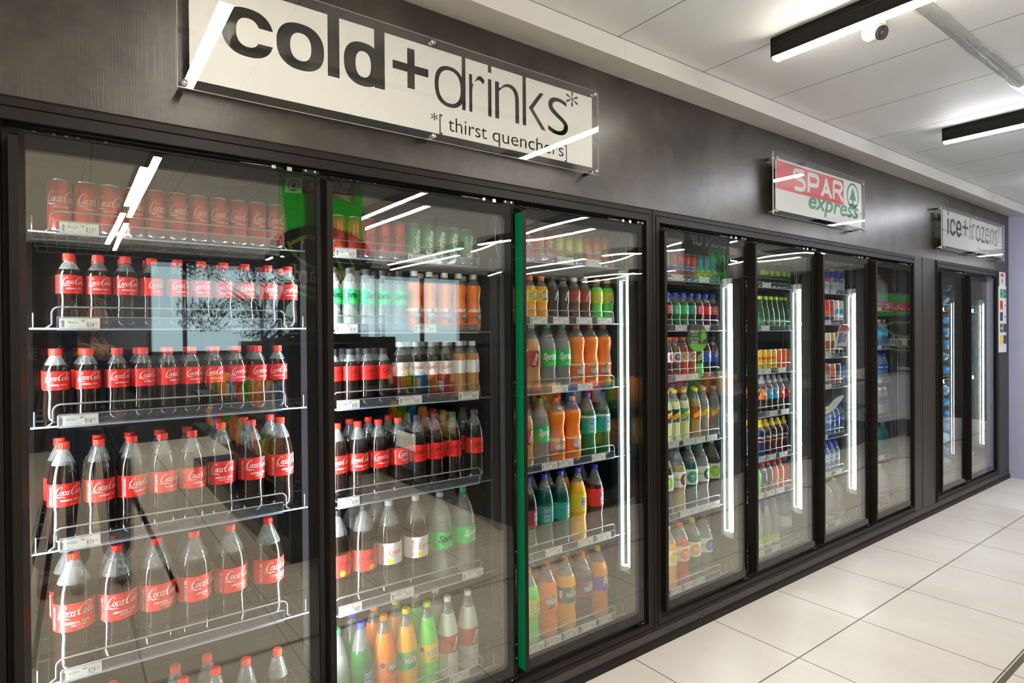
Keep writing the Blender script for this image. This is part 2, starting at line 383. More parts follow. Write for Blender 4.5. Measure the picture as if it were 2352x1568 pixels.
def casing(x0, x1, ix0, ix1, label):
    r = empty('cooler_casing', ((x0+x1)/2, .01, .08), label, 'door frame', None)
    cx = (x0+x1)/2
    g = G(); sweep_frame(g, x0-cx, x1-cx, .0, 2.03, ix0-cx, ix1-cx, .052, 1.968, PROF, BLACK); o = ob('frame', g, r, (0, -.01, 0))
    return r
casA = casing(-.188, 2.234, -.13, 2.19, 'black aluminium casing around the first three cooler doors from the left')
casB = casing(2.236, 5.334, 2.284, 5.308, 'black aluminium casing around the four middle cooler doors')
casC = casing(5.782, 7.4, 5.815, 7.318, 'black aluminium casing around the two freezer doors at the far end')
# black posts behind the door gaps with screw heads above
def post(r, x, w):
    g = G(); g.box(-w/2, w/2, 0, .055, 0, 1.93, BLACK2); ob('mullion', g, r, (x-r.location.x, .022, .035))
for r, xs in ((casA, (-.118, .647, 1.4235, 2.186)), (casB, (2.288, 3.046, 3.81, 4.564, 5.304)), (casC, (5.818, 6.503, 7.313))):
    for x in xs: post(r, x, .03)
    x0, x1 = xs[0], xs[-1]
    g = G(); g.box(x0-.02-r.location.x, x1+.02-r.location.x, .024, .07, 1.935, 1.99, BLACK2)
    gs = G(); gs.box(x0-.02-r.location.x, x1+.02-r.location.x, .024, .07, .035, .062, BLACK2); ob('sill_rail', gs, r, (0, 0, 0))
    for x in xs[:-1]:
        for dx in (.05, .09, .115, .14, .2): g.lathe([(.0035, 0), (.0035, .003), (.001, .004)], 8, STEEL, (x+dx-r.location.x, .0205), z0=1.958)
    ob('head_rail', g, r, (0, 0, 0))

# ------------------------------------------------------------------ glass doors
def pane_mesh(x0, x1, z0, z1, y, th, bulge, outer):
    """a pane that bows a little between its edges, as sealed units do"""
    g = G(); nx, nz = 18, 30
    def bw(u, v): return bulge*((1-(2*u-1)**4)*(1-(2*v-1)**6))
    for yy in (y, y+th):
        vs = [(x0+(x1-x0)*i/nx, yy+bw(i/nx, j/nz), z0+(z1-z0)*j/nz) for j in range(nz+1) for i in range(nx+1)]
        g.add(vs, [(j*(nx+1)+i, j*(nx+1)+i+1, (j+1)*(nx+1)+i+1, (j+1)*(nx+1)+i) for j in range(nz) for i in range(nx)], PANE if outer and yy == y else PANE2, True)
    for a in ((x0, y, z0, x1, y+th, z0), (x0, y, z1, x1, y+th, z1)):
        g.add([(a[0], a[1], a[2]), (a[3], a[1], a[2]), (a[3], a[4], a[2]), (a[0], a[4], a[2])], [(0, 1, 2, 3)], EDGEA)
    for x in (x0, x1): g.add([(x, y, z0), (x, y+th, z0), (x, y+th, z1), (x, y, z1)], [(0, 1, 2, 3)], FRIT)
    return g
def frit_mesh(g, w, h, l, r, t, b, y, m, rad=.022):
    """black border: rectangle with a round-cornered hole"""
    n = 8; hole = []; x0, x1, z0, z1 = l, w-r, b, h-t
    for cx, cz, a0 in ((x1-rad, z1-rad, 0), (x0+.004, z1-.004, 90), (x0+.004, z0+.004, 180), (x1-rad, z0+rad, 270)):
        rr = rad if cx > w/2 else .004
        for k in range(n+1): a = math.radians(a0+90*k/n); hole.append((cx+rr*math.cos(a), cz+rr*math.sin(a)))
    # project each hole point to the outer rectangle
    out = []
    for k, (x, z) in enumerate(hole):
        q = k//(n+1); f = (k % (n+1))/n
        if q == 0: p = (w, z) if f < .5 else (x, h)
        elif q == 1: p = (x, h) if f < .5 else (0, z)
        elif q == 2: p = (0, z) if f < .5 else (x, 0)
        else: p = (x, 0) if f < .5 else (w, z)
        if abs(f-.5) < 1e-6: p = [(w, h), (0, h), (0, 0), (w, 0)][q]
        out.append(p)
    N_ = len(hole)
    vs = [(x, y, z) for x, z in hole]+[(x, y, z) for x, z in out]+[(x, y+.010, z) for x, z in hole]+[(x, y+.010, z) for x, z in out]
    g.add(vs, [(k, (k+1) % N_, N_+(k+1) % N_, N_+k) for k in range(N_)]+[(2*N_+k, 2*N_+(k+1) % N_, 3*N_+(k+1) % N_, 3*N_+k) for k in range(N_)]+[(k, (k+1) % N_, 2*N_+(k+1) % N_, 2*N_+k) for k in range(N_)], m)
GREENE = mat('green_edge_strip', (.0, .21, .075), .35)
def make_door(x0, x1, label, lipx=.03, lipy=.036, group='glass cooler doors', i=0):
    W_ = x1-x0; H_ = DT-DB
    r = empty('cooler_door', (x0, 0, DB), label, 'door', group)
    ob('glass_pane', pane_mesh(lipx*.6, W_-.003, .003, H_-.003, .002, .004, (-.0016, .0014, .0019, -.0013, .0012, -.0012, .0016, .001, -.001)[i], True), r)
    ob('glass_pane', pane_mesh(lipx*.6, W_-.02, .02, H_-.02, .0165, .004, (.0026, -.0030, -.0030, .002, -.0013, .0015, -.0012, .001, .001)[i], False), r)
    g = G(); frit_mesh(g, W_-.002, H_, lipx, .030, .043, .043, .0045, FRIT); ob('black_border', g, r)
    g = G(); g.box(W_-.003, W_, -.001, .02, 0, H_, BLACK); g.box(.02, W_-.003, -.001, .02, H_-.003, H_, BLACK); g.box(.02, W_-.003, -.001, .02, 0, .003, BLACK); ob('edge_trim', g, r)
    # full-height pull handle with bevelled ends
    g = G(); pts = [(0, .02), (0, -lipy), (lipx*.62, -lipy), (lipx*.66, -lipy+.004), (lipx, -.001), (lipx, .02)]
    def top(y): return H_-.004-(-y)*.55 if y < 0 else H_-.002
    vs = [(x, y, .004+max(0, -y)*.55) for x, y in pts]+[(x, y, top(y)) for x, y in pts]; n = len(pts)
    g.add(vs, [tuple(range(n)), tuple(range(n, 2*n))]+[(k, (k+1) % n, n+(k+1) % n, n+k) for k in range(n)], BLACK)
    h = ob('pull_handle', g, r)
    if i == 2:
        g = G(); g.box(-.0008, 0, -lipy+.001, .012, .03, H_-.03, GREENE); tag(ob('edge_strip', g, h), 'green strip on the side of the handle')
    # closer rod, bracket with screws at the top right, bottom pivot
    g = G(); g.tube([(W_*.70, .012, H_+.008), (W_-.10, .012, H_+.008)], .0025, STEEL); g.box(W_-.09, W_-.075, .005, .02, H_+.002, H_+.014, STEEL); g.box(W_*.82, W_*.82+.012, .006, .018, H_+.003, H_+.013, STEEL); ob('closer_rod', g, r)
    g = G(); g.box(W_-.045, W_+.008, -.002, .02, H_+.001, H_+.014, BLACK)
    for x in (W_-.035, W_-.006): g.add(*[[(x+.0038*math.cos(a*PI/4), -.0032, H_+.0085+.0038*math.sin(a*PI/4)) for a in range(8)], [tuple(range(8))]], STEEL)
    g.box(W_-.05, W_+.006, -.004, .02, -.0075, -.001, BLACK); g.add([(W_-.02+.0035*math.cos(a*PI/4), -.0045, -.0043+.003*math.sin(a*PI/4)) for a in range(8)], [tuple(range(8))], STEEL); ob('hinge', g, r)
    return r
DL = ['first glass cooler door from the left, in front of red-labelled cola', 'second glass cooler door from the left, with orange and clear bottles behind', 'third glass cooler door from the left, green strip on its handle',
      'fourth glass cooler door from the left, oval sign hanging behind it', 'fifth glass cooler door from the left, in front of yellow cans', 'sixth glass cooler door from the left, white papers behind it', 'seventh and last glass cooler door, nearly empty shelves behind it']
for i, (a, b) in enumerate(DOORX): make_door(a, b, DL[i], i=i)
make_door(*FRZX[0], 'left glass freezer door under the ice sign, blue bags behind', lipy=.034, group='glass freezer doors', i=7)
make_door(*FRZX[1], 'right glass freezer door beside the strip of gift cards', lipy=.034, group='glass freezer doors', i=8)

# ------------------------------------------------------------------ inside of the walk-in cooler and freezer
def liner(name, x0, x1, label):
    g = G(); y0, y1 = .085, 1.05
    for b in ((x0, x1, y1, y1+.03, .05, 2.14), (x0, x0+.02, y0, y1, .05, 2.14), (x1-.02, x1, y0, y1, .05, 2.14), (x0, x1, y0, y1, 2.12, 2.14), (x0, x1, .075, y1, .04, .11)): g.box(*b, INNER)
    o = ob(name, g); o['kind'] = 'structure'; return o
liner('wall_cooler', -.30, 5.44, '')
FR_IN = mat('freezer_lining', (.10, .12, .16), .5, noise=.15, nscale=6)
g = G()
for b in ((5.76, 7.9, .8, .83, .05, 2.14), (5.76, 5.78, .085, .8, .05, 2.14), (7.88, 7.9, .085, .8, .05, 2.14), (5.76, 7.9, .085, .8, 2.12, 2.14), (5.76, 7.9, .075, .8, .04, .11)): g.box(*b, FR_IN)
ob('wall_freezer', g)['kind'] = 'structure'

# ------------------------------------------------------------------ vertical light fittings
def led(x, y, label, on=True, z0=.36, z1=1.80, refl=True, tr=.0092):
    r = empty('cooler_light', (x, y, z0), label, 'light', 'upright lights inside the coolers'); h = z1-z0
    g = G(); g.box(-.012, .012, .012, .03, -.02, h+.02, DWIRE)
    if refl: g.box(-.052, -.036, .018, .034, -.01, h+.01, TUBE2 if on else DWIRE); g.box(-.037, -.01, .024, .03, -.01, h+.01, DWIRE); ob('housing', g, r)
    g = G(); g.lathe([(tr if on else .004, 0), (tr if on else .004, h)], 12, TUBE if on else WIRE); ob('tube', g, r)
    for z in (-.03, h-.005):
        g = G(); g.box(-.014, .014, -.013, .03, z, z+.035, WHITEP if on else DWIRE); g.box(-.045, -.014, -.002, .03, z+(.02 if z < 0 else -.02), z+(.045 if z < 0 else .03), WHITEP if on else DWIRE); ob('end_cap', g, r)
    g = G(); pts = [(.0+.03*math.sin(a), .02, h+.13-.10*math.cos(a)) for a in [k*2*PI/14 for k in range(15)]]; g.tube(pts, .0022, WIRE, 5); g.tube([(0, .02, h+.03), (0, .02, h+.22)], .005, WIRE, 6); ob('cable', g, r)
    return r
LY = .115
led(-.135, LY, 'upright light hidden left of the first cooler door', refl=False, tr=.019)
led(.695, LY, 'upright light between the first and second cooler doors', refl=False, tr=.015)
led(1.452, LY, 'unlit upright fitting at the right edge of the second cooler door', on=False)
led(2.208, LY, 'bright upright tube at the right edge of the third cooler door')
led(3.055, LY, 'bright upright tube at the right edge of the fourth cooler door')
led(3.818, LY, 'bright upright tube at the right edge of the fifth cooler door')
led(4.585, LY, 'bright upright tube at the right edge of the sixth cooler door')
led(5.335, LY, 'dim upright fitting at the right edge of the last drink door', on=False)
led(6.61, LY, 'bright upright tube behind the left freezer door')
led(7.40, LY, 'bright upright tube behind the right freezer door')

# ------------------------------------------------------------------ shelves
POSTM = mat('black_shelf_post', (.004, .004, .005), .6, spec=.1)
_SH = {}
def shelf_parts(wd, sx0, sx1):
    k = (wd, sx0, sx1)
    if k in _SH: return _SH[k]
    d = G(); n = int(wd/.026)
    for i in range(n+1): d.tube([(wd*i/n, .135, .006), (wd*i/n, .62, .006)], .0016, DWIRE, 4)
    for y in (.137, .30, .46, .62): d.tube([(-.004, y, .0025), (wd+.004, y, .0025)], .0028, WIRE if y < .2 else DWIRE, 6)
    gd = G(); h = .062; rr = .018
    def arc(x, s): return [(x+s*(rr-rr*math.cos(a)), .140, h-rr+rr*math.sin(a)) for a in (0, .4, .8, 1.2, PI/2)]
    pts = [(sx0-.025, .145, .004), (sx0-.012, .140, .014)]+arc(sx0-.012, 1)+list(reversed(arc(sx1+.012, -1)))+[(sx1+.012, .140, .014), (sx1+.025, .145, .004)]
    gd.tube(pts, .0026, WIRE, 6)
    gd.tube([(.004, .146, .004), (.004, .146, .045)], .002, WIRE, 5); gd.tube([(wd-.004, .146, .004), (wd-.004, .146, .045)], .002, WIRE, 5)
    p = G(); p.box(sx0, sx1, .1315, .133, .002, .0335, STRIP); p.box(sx0, sx1, .1295, .1335, -.002, .002, STRIPE); p.box(sx0, sx1, .1295, .1335, .0335, .0352, STRIPE); p.box(sx0-.001, sx0, .1295, .1335, -.002, .0352, STRIPE); p.box(sx1, sx1+.001, .1295, .1335, -.002, .0352, STRIPE)
    _SH[k] = (d.mesh('shelf_deck'), gd.mesh('guard_rail'), p.mesh('price_channel')); return _SH[k]
def make_shelf(x0, z, wd, sx0, sx1, label):
    r = empty('wire_shelf', (x0, 0, z), label, 'shelf', 'wire shelves in the coolers'); a, b, c = shelf_parts(wd, sx0, sx1)
    link('shelf_deck', a, r); link('guard_rail', b, r); link('price_channel', c, r); return r
# slotted uprights that carry the shelves
def upright(x, y, label):
    g = G(); g.box(-.012, .012, -.01, .01, 0, 1.98, POSTM)
    for k in range(36): g.box(-.0135, -.0118, -.006, .006, .08+k*.05, .105+k*.05, INNER)
    tag(ob('shelf_upright', g, None, (x, y, .111)), label, 'shelf post', 'slotted posts at the back of the shelves' if y > .5 else 'slotted posts beside the door edges')
NTH = ['first', 'second', 'third', 'fourth', 'fifth', 'sixth', 'seventh', 'eighth', 'ninth', 'tenth', 'eleventh', 'twelfth', 'thirteenth', 'fourteenth', 'fifteenth', 'sixteenth']
for i, (a, b) in enumerate(DOORX):
    upright(b+.026, .24, 'slotted dark shelf post right of the %s cooler door' % NTH[i])
    upright(a+.004, .655, 'slotted dark post behind the left of the %s cooler door' % NTH[i])

# ------------------------------------------------------------------ drinks
def liquid(name, col, rough=.1): return mat('liquid_'+name, col, rough, spec=.6)
L_COLA = liquid('cola', (.010, .004, .003)); L_OR = liquid('orange', (.95, .23, .01), .2); L_YE = liquid('yellow', (.93, .42, .02), .2); L_TAN = liquid('ginger', (.50, .24, .08))
L_DK = liquid('dark_ginger', (.045, .022, .012)); L_BR = liquid('brown_ginger', (.16, .07, .03)); L_LIME = liquid('lime', (.16, .72, .10), .2); L_TEAL = liquid('teal', (.0, .075, .06)); L_GRN = liquid('green', (.01, .13, .03))
L_PINE = liquid('pineapple', (.95, .50, .01), .2); L_RED = liquid('cherry', (.05, .004, .008)); L_PURP = liquid('grape', (.05, .018, .05)); L_PASS = liquid('passion', (.85, .28, .05), .2)
L_PALE = liquid('pale_lemon', (.70, .72, .34), .2); L_CLOUD = liquid('cloudy_white', (.60, .62, .52), .2); L_BLU = liquid('blue', (.01, .03, .10)); L_MAR = liquid('maroon', (.09, .01, .02)); L_ROR = liquid('red_orange', (.62, .08, .02), .2); L_GA = liquid('ginger_ale', (.36, .30, .12), .2)
PET = clear('clear_pet', (.86, .88, .88), frost=.30, fcol=(.42, .43, .42), ior=1.5, rough=.05, bump=.12, bscale=160)
PETCLR = clear('clear_drink_pet', (.80, .84, .84), frost=.34, fcol=(.55, .60, .58), ior=1.45, rough=.05)
PETB = clear('blue_water_pet', (.62, .80, .95), frost=.30, fcol=(.35, .55, .75), ior=1.45, rough=.05)
PETT = clear('teal_water_pet', (.35, .75, .72), frost=.35, fcol=(.02, .36, .34), ior=1.45, rough=.05)
GGLASS = clear('green_bottle_glass', (.20, .55, .22), frost=.4, fcol=(.02, .16, .04), ior=1.5, rough=.03)
def ink(name, col, rough=.35): return mat('print_'+name, col, rough, spec=.4)
RED = ink('red', (.80, .018, .014)); WH = ink('white', (.84, .83, .80)); BK = ink('black', (.018, .016, .018)); GR = ink('green', (.02, .48, .10)); DGR = ink('dark_green', (.0, .13, .055)); YE = ink('yellow', (.90, .66, .01)); OR = ink('orange', (.92, .20, .02)); NAVY = ink('navy', (.015, .022, .10)); TEAL = ink('teal', (.01, .36, .28)); PURP = ink('purple', (.22, .06, .42)); GRAPE = ink('grape', (.26, .03, .13)); LIME = ink('lime', (.36, .66, .02)); BLUE = ink('blue', (.02, .10, .52)); CYAN = ink('cyan', (.03, .42, .72)); SILV = ink('silver', (.62, .64, .66), .3); CREAM = ink('cream', (.80, .66, .36)); BROWN = ink('brown', (.20, .055, .03)); RUST = ink('rust', (.42, .055, .025)); MAR = ink('maroon', (.30, .02, .035)); GREY = ink('grey', (.22, .22, .22)); FOIL = mat('can_end_metal', (.75, .74, .72), .25, 1.)
CANRED = mat('print_can_red', (.55, .030, .018), .28, .35); CANGRN = mat('print_can_green', (.02, .30, .08), .28, .35); CANLIME = mat('print_can_lime', (.55, .55, .03), .28, .35); CANOR = mat('print_can_orange', (.72, .16, .02), .28, .35)
CAPW = WH; CAPR = ink('cap_red', (.78, .035, .02)); CAPB = ink('cap_blue', (.02, .06, .62)); CAPO = ink('cap_orange', (.95, .22, .01)); CAPY = ink('cap_yellow', (.93, .66, .02)); CAPK = ink('cap_black', (.03, .03, .035)); CAPGY = ink('cap_grey', (.50, .51, .52)); CAPG = ink('cap_green', (.02, .38, .09)); CAPL = ink('cap_lime', (.50, .70, .03))

# outline profiles: (radius share, height share)
CONT = [(0, .012), (.62, .0), (.86, .018), (.97, .075), (.98, .15), (.92, .27), (.88, .36), (.93, .42), (.985, .445), (.985, .70), (.95, .73), (.82, .78), (.62, .835), (.46, .88)]
BIG = [(0, .01), (.62, 0), (.88, .014), (.98, .06), (1, .12), (.95, .24), (.94, .32), (.985, .352), (.985, .60), (.97, .63), (.90, .70), (.72, .79), (.48, .87), (.34, .915)]
CONE = [(0, .01), (.8, 0), (.96, .012), (1, .04), (1, .50), (.97, .56), (.85, .65), (.66, .76), (.48, .86), (.36, .91)]
TWI = [(0, .01), (.7, 0), (.92, .02), (.97, .06), (.965, .10), (.965, .37), (.95, .40), (.86, .49), (.84, .53), (.92, .62), (1, .70), (.99, .76), (.84, .82), (.6, .87), (.44, .905)]
WAVE = [(0, .01), (.66, 0), (.90, .016), (.99, .06), (1, .14), (.93, .26), (.90, .33), (.97, .37), (.985, .40), (.985, .62), (.95, .66), (.86, .73), (.68, .80), (.46, .875), (.36, .91)]
SPORT = [(0, .01), (.75, 0), (.95, .02), (1, .06), (.97, .20), (.90, .33), (1, .40), (1, .66), (.92, .72), (.7, .77), (.56, .80)]
TALLG = [(0, .012), (.82, 0), (.98, .012), (1, .05), (1, .36), (.90, .50), (.70, .66), (.52, .80), (.44, .90)]
JUG = [(0, .01), (.8, 0), (.97, .015), (1, .05), (.97, .12), (1, .15), (.95, .28), (1, .32), (.98, .55), (.95, .66), (.78, .78), (.5, .88), (.3, .92)]
RIBW = [(0, .01), (.8, 0), (.97, .02), (1, .06), (.94, .12), (1, .17), (.93, .23), (1, .28), (.985, .40), (.985, .62), (.98, .66), (.86, .76), (.6, .85), (.44, .90)]
def rad_at(prof, t, R, H):
    for (r0, z0), (r1, z1) in zip(prof[1:], prof[2:]):
        if z0 <= t <= z1: return R*(r0+(r1-r0)*(t-z0)/max(1e-6, z1-z0))
    return R*.9
# label artwork: every entry gives flat geometry in radians (x) and label-height share (z)
def T(s, x, z, h, m, w=None, off=0., sh=0., rot=0., ly=1, res=2): return ('t', s, x, z, h, m, w, off, sh, rot, ly, res)
def Rc(x0, z0, x1, z1, m, ly=1): return ('g', rect2d(x0, z0, x1, z1), m, ly)
def K(x, z, h, w, m, ly=2): return ('k', x, z, h, w, m, ly)
def Dc(x, z, r, m, ly=1): return ('d', x, z, r, m, ly)
def Po(pts, m, ly=1): return ('g', poly2d(pts), m, ly)
def wrap(g, arts, rfun, z0, z1, Rm):
    """wrap artwork round the bottle; rfun(z) gives the radius"""
    hh = z1-z0
    for a in arts:
        if a[0] == 't':
            _, s, x, z, h, m, w, off, sh, rot, ly, res = a
            geo = fit(text2d(s, off, sh, res), 0, 0, h*hh, (w*Rm if w else None), rot); geo = ([(v[0]+x*Rm, v[1]+z*hh) for v in geo[0]], geo[1])
        elif a[0] == 'k':
            _, x, z, h, w, m, ly = a; geo = fit(COLA, x*Rm, z*hh, h*hh, w*Rm)
        elif a[0] == 'd':
            _, x, z, r, m, ly = a; geo = disc2d(x*Rm, z*hh, r*hh, r*hh)
        else:
            _, geo, m, ly = a; geo = ([(v[0]*Rm, v[1]*hh) for v in geo[0]], geo[1])
        bm = bmesh.new(); vs = [bm.verts.new((v[0], v[2] if len(v) > 2 else 0, v[1])) for v in geo[0]]
        for f in geo[1]:
            try: bm.faces.new([vs[k] for k in f])
            except ValueError: pass
        x0 = min(v[0] for v in geo[0]); x1 = max(v[0] for v in geo[0]); st = Rm*.22
        k = math.ceil(x0/st)
        while k*st < x1:
            bmesh.ops.bisect_plane(bm, geom=bm.verts[:]+bm.edges[:]+bm.faces[:], dist=1e-7, plane_co=(k*st, 0, 0), plane_no=(1, 0, 0)); k += 1
        bm.verts.index_update(); out = []
        for v in bm.verts:
            z = min(max(z0+v.co.z, z0), z1); r = rfun(z)+.00022+.00016*ly+v.co.y; t = v.co.x/Rm; out.append((r*math.sin(t), -r*math.cos(t), z))
        g.add(out, [tuple(v.index for v in f.verts) for f in bm.faces], m); bm.free()
def cap_mesh(r, h, m, z, ribs=True):
    g = G(); n = 40
    def ring(rr, zz, rib): return [((rr-(.0006 if rib and k % 2 else 0))*math.cos(2*PI*k/n), (rr-(.0006 if rib and k % 2 else 0))*math.sin(2*PI*k/n), zz) for k in range(n)]
    rs = [ring(r*1.02, z, False), ring(r*1.02, z+h*.18, False), ring(r*.99, z+h*.2, ribs), ring(r, z+h*.9, ribs), ring(r*.93, z+h, False)]
    g.add([p for q in rs for p in q], [(j*n+k, j*n+(k+1) % n, (j+1)*n+(k+1) % n, (j+1)*n+k) for j in range(4) for k in range(n)]+[tuple(range(4*n, 5*n)), tuple(reversed(range(n)))], m)
    return g.mesh('cap')
TYPES = {}
def bottle(key, prof, R, H, liq, fill, shell, capm, desc, cat='bottle', name='drink_bottle', lab=None, capr=None, caph=None, sport=False):
    """lab: (z0 share, z1 share, base colour, artwork)"""
    TYPES[key] = dict(kind='b', prof=prof, R=R, H=H, liq=liq, fill=fill, shell=shell, cap=capm, desc=desc, cat=cat, name=name, lab=lab, capr=capr or .0148, caph=caph or .019, sport=sport)
def can(key, base, arts, desc, H=.146, R=.0285): TYPES[key] = dict(kind='c', base=base, arts=arts, desc=desc, H=H, R=R, cat='can', name='drink_can')
def cola_art(m, extra=(), x=.18, sub='ORIGINAL TASTE', less=False, z=.66):
    a = [K(x, z, .56, 1.95, m)]
    if sub: a.append(T(sub, x+.05, .27 if not less else .30, .085, m, 1.28, off=.02))
    if less: a.append(T('LESS SUGAR', x+.12, .19, .07, m, .72, off=.01))
    a += [T('SOFT DRINK', x+.2, .08, .045, m, .34), T('RECYCLE ME', x-1.42, .5, .62, m, .14, off=.01, rot=0)] if False else [T('SOFT DRINK', x+.2, .08, .045, m, .34)]
    return a+list(extra)
def vtext(s, x, z, length, m, thick=.1): return ('v', s, x, z, length, m, thick)
RECY = lambda m: [('t', 'RECYCLE ME', -1.05, .48, None, m, None, .02, 0., PI/2, 1, 2)]
bottle('coke44', CONT, .0315, .204, L_COLA, .78, PET, CAPR, 'cola bottle with red cap and label', lab=(.445, .70, RED, cola_art(WH)))
bottle('coke1', BIG, .039, .281, L_COLA, .78, PET, CAPR, 'litre cola bottle with red label', lab=(.38, .605, RED, cola_art(WH)))
bottle('coke15', BIG, .042, .298, L_COLA, .78, PET, CAPR, 'tall cola bottle with less sugar label', lab=(.36, .60, RED, cola_art(WH, less=True, z=.7)))
bottle('coke2', BIG, .050, .322, L_COLA, .75, PET, CAPR, 'two-litre cola bottle with red label', lab=(.36, .60, RED, cola_art(WH, less=True, z=.7)))
bottle('coke_rb', CONE, .045, .310, L_COLA, .72, PET, CAPR, 'long-necked cola bottle with red cap', lab=(.16, .40, RED, cola_art(WH)))
bottle('zero44', CONT, .0315, .204, L_COLA, .78, PET, CAPK, 'no sugar cola bottle with black cap', lab=(.445, .70, RED, cola_art(BK, sub='NO SUGAR')))
bottle('zero1', BIG, .039, .285, L_COLA, .78, PET, CAPK, 'black-capped no sugar cola bottle', lab=(.38, .605, RED, cola_art(BK, sub='NO SUGAR')))
YD = [Dc(.35, .16, .13, YE, 2), T('Extra', .35, .19, .06, BK, .2, ly=3), T('250ml', .35, .11, .05, BK, .2, ly=3)]
bottle('zero2', BIG, .050, .348, L_COLA, .75, PET, CAPK, 'large no sugar cola bottle', lab=(.34, .56, RED, cola_art(BK, sub='NO SUGAR', extra=YD)))
bottle('light44', CONT, .0315, .226, L_COLA, .78, PET, CAPGY, 'light cola bottle with white label', lab=(.43, .66, WH, [K(.18, .62, .5, 1.72, RED), T('light', .55, .17, .16, RED, .4, off=-.01), T('SUGAR FREE', -.5, .13, .06, RED, .45)]))
bottle('light2', BIG, .050, .348, L_COLA, .75, PET, CAPGY, 'large light cola bottle, white label', lab=(.34, .57, WH, [K(.22, .62, .5, 1.72, RED), T('light', .7, .18, .17, RED, .42, off=-.01), Dc(-.45, .16, .13, YE, 2)]))
SPR = lambda m, sub=YE: [T('Sprite', .12, .56, .56, m, 1.65, off=.035, sh=.25), T('LEMON-LIME', .25, .16, .07, sub, .8, off=.01)]
GRL = ink('bright_green', (.03, .62, .16))
bottle('sprite44', CONT, .0315, .226, PETCLR, .78, PET, CAPK, 'clear soda bottle with green label', lab=(.42, .66, GRL, SPR(BK)))
bottle('sprite15', BIG, .0445, .302, PETCLR, .78, PET, CAPG, 'clear soda bottle, green cap and label', lab=(.36, .60, GR, SPR(WH)))
bottle('sprite2', BIG, .052, .348, PETCLR, .74, PET, CAPG, 'large clear soda bottle, green label', lab=(.37, .56, GRL, SPR(WH)))
bottle('spritez2', BIG, .052, .345, PETCLR, .74, PET, CAPGY, 'large clear soda bottle, black lettering', lab=(.37, .56, GRL, SPR(BK)))
bottle('sprite_rb', CONE, .045, .316, PETCLR, .72, PET, CAPG, 'long-necked clear bottle with green cap', lab=(.16, .42, GR, SPR(WH)))
def fanta(bg_, m2=NAVY, x=.2): return [Rc(-1.5, .80, 1.5, .98, WH), Po([(x-.28, .66), (x-.05, .98), (x+.28, .93), (x+.38, .66)], CAPO, 1), Po([(x-.1, .74), (x+.05, 1.0), (x+.3, .95), (x+.18, .78)], GR, 2),
    T('FANTA', x, .52, .40, m2, 1.25, off=.10, ly=3), T('FANTA', x, .52, .34, WH, 1.12, off=.035, ly=4), Rc(x-.3, .10, x+.5, .17, DGR, 2), Rc(x-.2, .21, x+.5, .28, DGR, 2)]
FAN2 = lambda x=.25: fanta(None, NAVY, x)[1:]
bottle('fanta5', TWI, .0325, .230, L_OR, .80, PET, CAPW, 'orange soda bottle with white cap', lab=(.10, .38, OR, fanta(OR)))
bottle('fantay5', CONT, .0325, .206, L_YE, .78, PET, CAPO, 'yellow-orange soda bottle with orange cap', lab=(.445, .70, YE, FAN2()))
bottle('fanta15', TWI, .044, .300, L_OR, .80, PET, CAPO, 'tall orange soda bottle with wavy sides', lab=(.13, .38, OR, [Rc(-1.5, .88, 1.5, 1.0, WH), T('1.5L', -.2, .94, .07, BK, .2, ly=2)]+fanta(OR)[1:]))
bottle('fantao2', WAVE, .052, .333, L_OR, .76, PET, CAPO, 'large orange soda bottle, orange label', lab=(.40, .62, OR, FAN2()))
bottle('fantap2', WAVE, .052, .333, L_YE, .76, PET, CAPO, 'large golden soda bottle, green label', lab=(.40, .62, DGR, FAN2()+[Rc(-1.0, .3, -.7, .8, WH)]))
bottle('fantag2', WAVE, .052, .333, L_PURP, .70, PET, CAPO, 'large dark grape soda bottle, orange cap', lab=(.40, .62, GRAPE, FAN2()))
bottle('fantao_rb', CONE, .045, .316, L_OR, .80, PET, CAPO, 'long-necked orange soda bottle', lab=(.30, .52, OR, FAN2()+[Dc(-.75, .72, .13, NAVY, 2), T('R11', -.75, .72, .09, WH, .22, ly=3)]))
bottle('fantay_rb', CONE, .045, .316, L_YE, .80, PET, CAPY, 'long-necked yellow soda bottle', lab=(.30, .52, GR, FAN2()+[Dc(-.75, .72, .13, NAVY, 2), T('R11', -.75, .72, .09, WH, .22, ly=3)]))
STO = lambda x=.35, bgm=BK: [Po([(x-.42, .03), (x-.12, .03), (x+.42, .97), (x+.12, .97)], bgm), T('STONEY', x, .5, .24, WH, 1.0, off=.05, rot=1.02, ly=2)]
def sto(x=.35):
    return [Po([(x-.42, .03), (x-.10, .03), (x+.42, .97), (x+.10, .97)], BK), ('s', 'STONEY', x, .5, WH)]
bottle('stoneyl44', CONT, .0315, .226, L_TAN, .78, PET, CAPW, 'pale ginger beer bottle, white label', lab=(.43, .66, WH, sto()))
bottle('stoneyd44', CONT, .0315, .210, L_DK, .78, PET, CAPK, 'dark ginger beer bottle, black cap', lab=(.445, .70, L_DK, sto()))
bottle('stoneyr44', CONT, .0315, .210, L_BR, .78, PET, CAPW, 'brown ginger beer bottle, red label', lab=(.445, .70, RUST, sto()))
bottle('stoney15', BIG, .0445, .300, L_TAN, .78, PET, CAPW, 'large ginger beer bottle, rust label', lab=(.36, .60, RUST, sto()))
bottle('stoney_rb', CONE, .045, .312, L_CLOUD, .80, PET, CAPW, 'long-necked cloudy ginger bottle, rust label', lab=(.32, .54, RUST, sto()))
TWS = lambda c, x=.25: [Dc(x-.2, .78, .15, YE, 1), T('TWIST', x, .5, .34, NAVY, 1.1, off=.07, sh=.12, rot=.12, ly=2), T('TWIST', x, .5, .30, c, 1.02, off=.03, sh=.12, rot=.12, ly=3), Rc(x-.3, .12, x+.4, .18, BLUE, 2)]
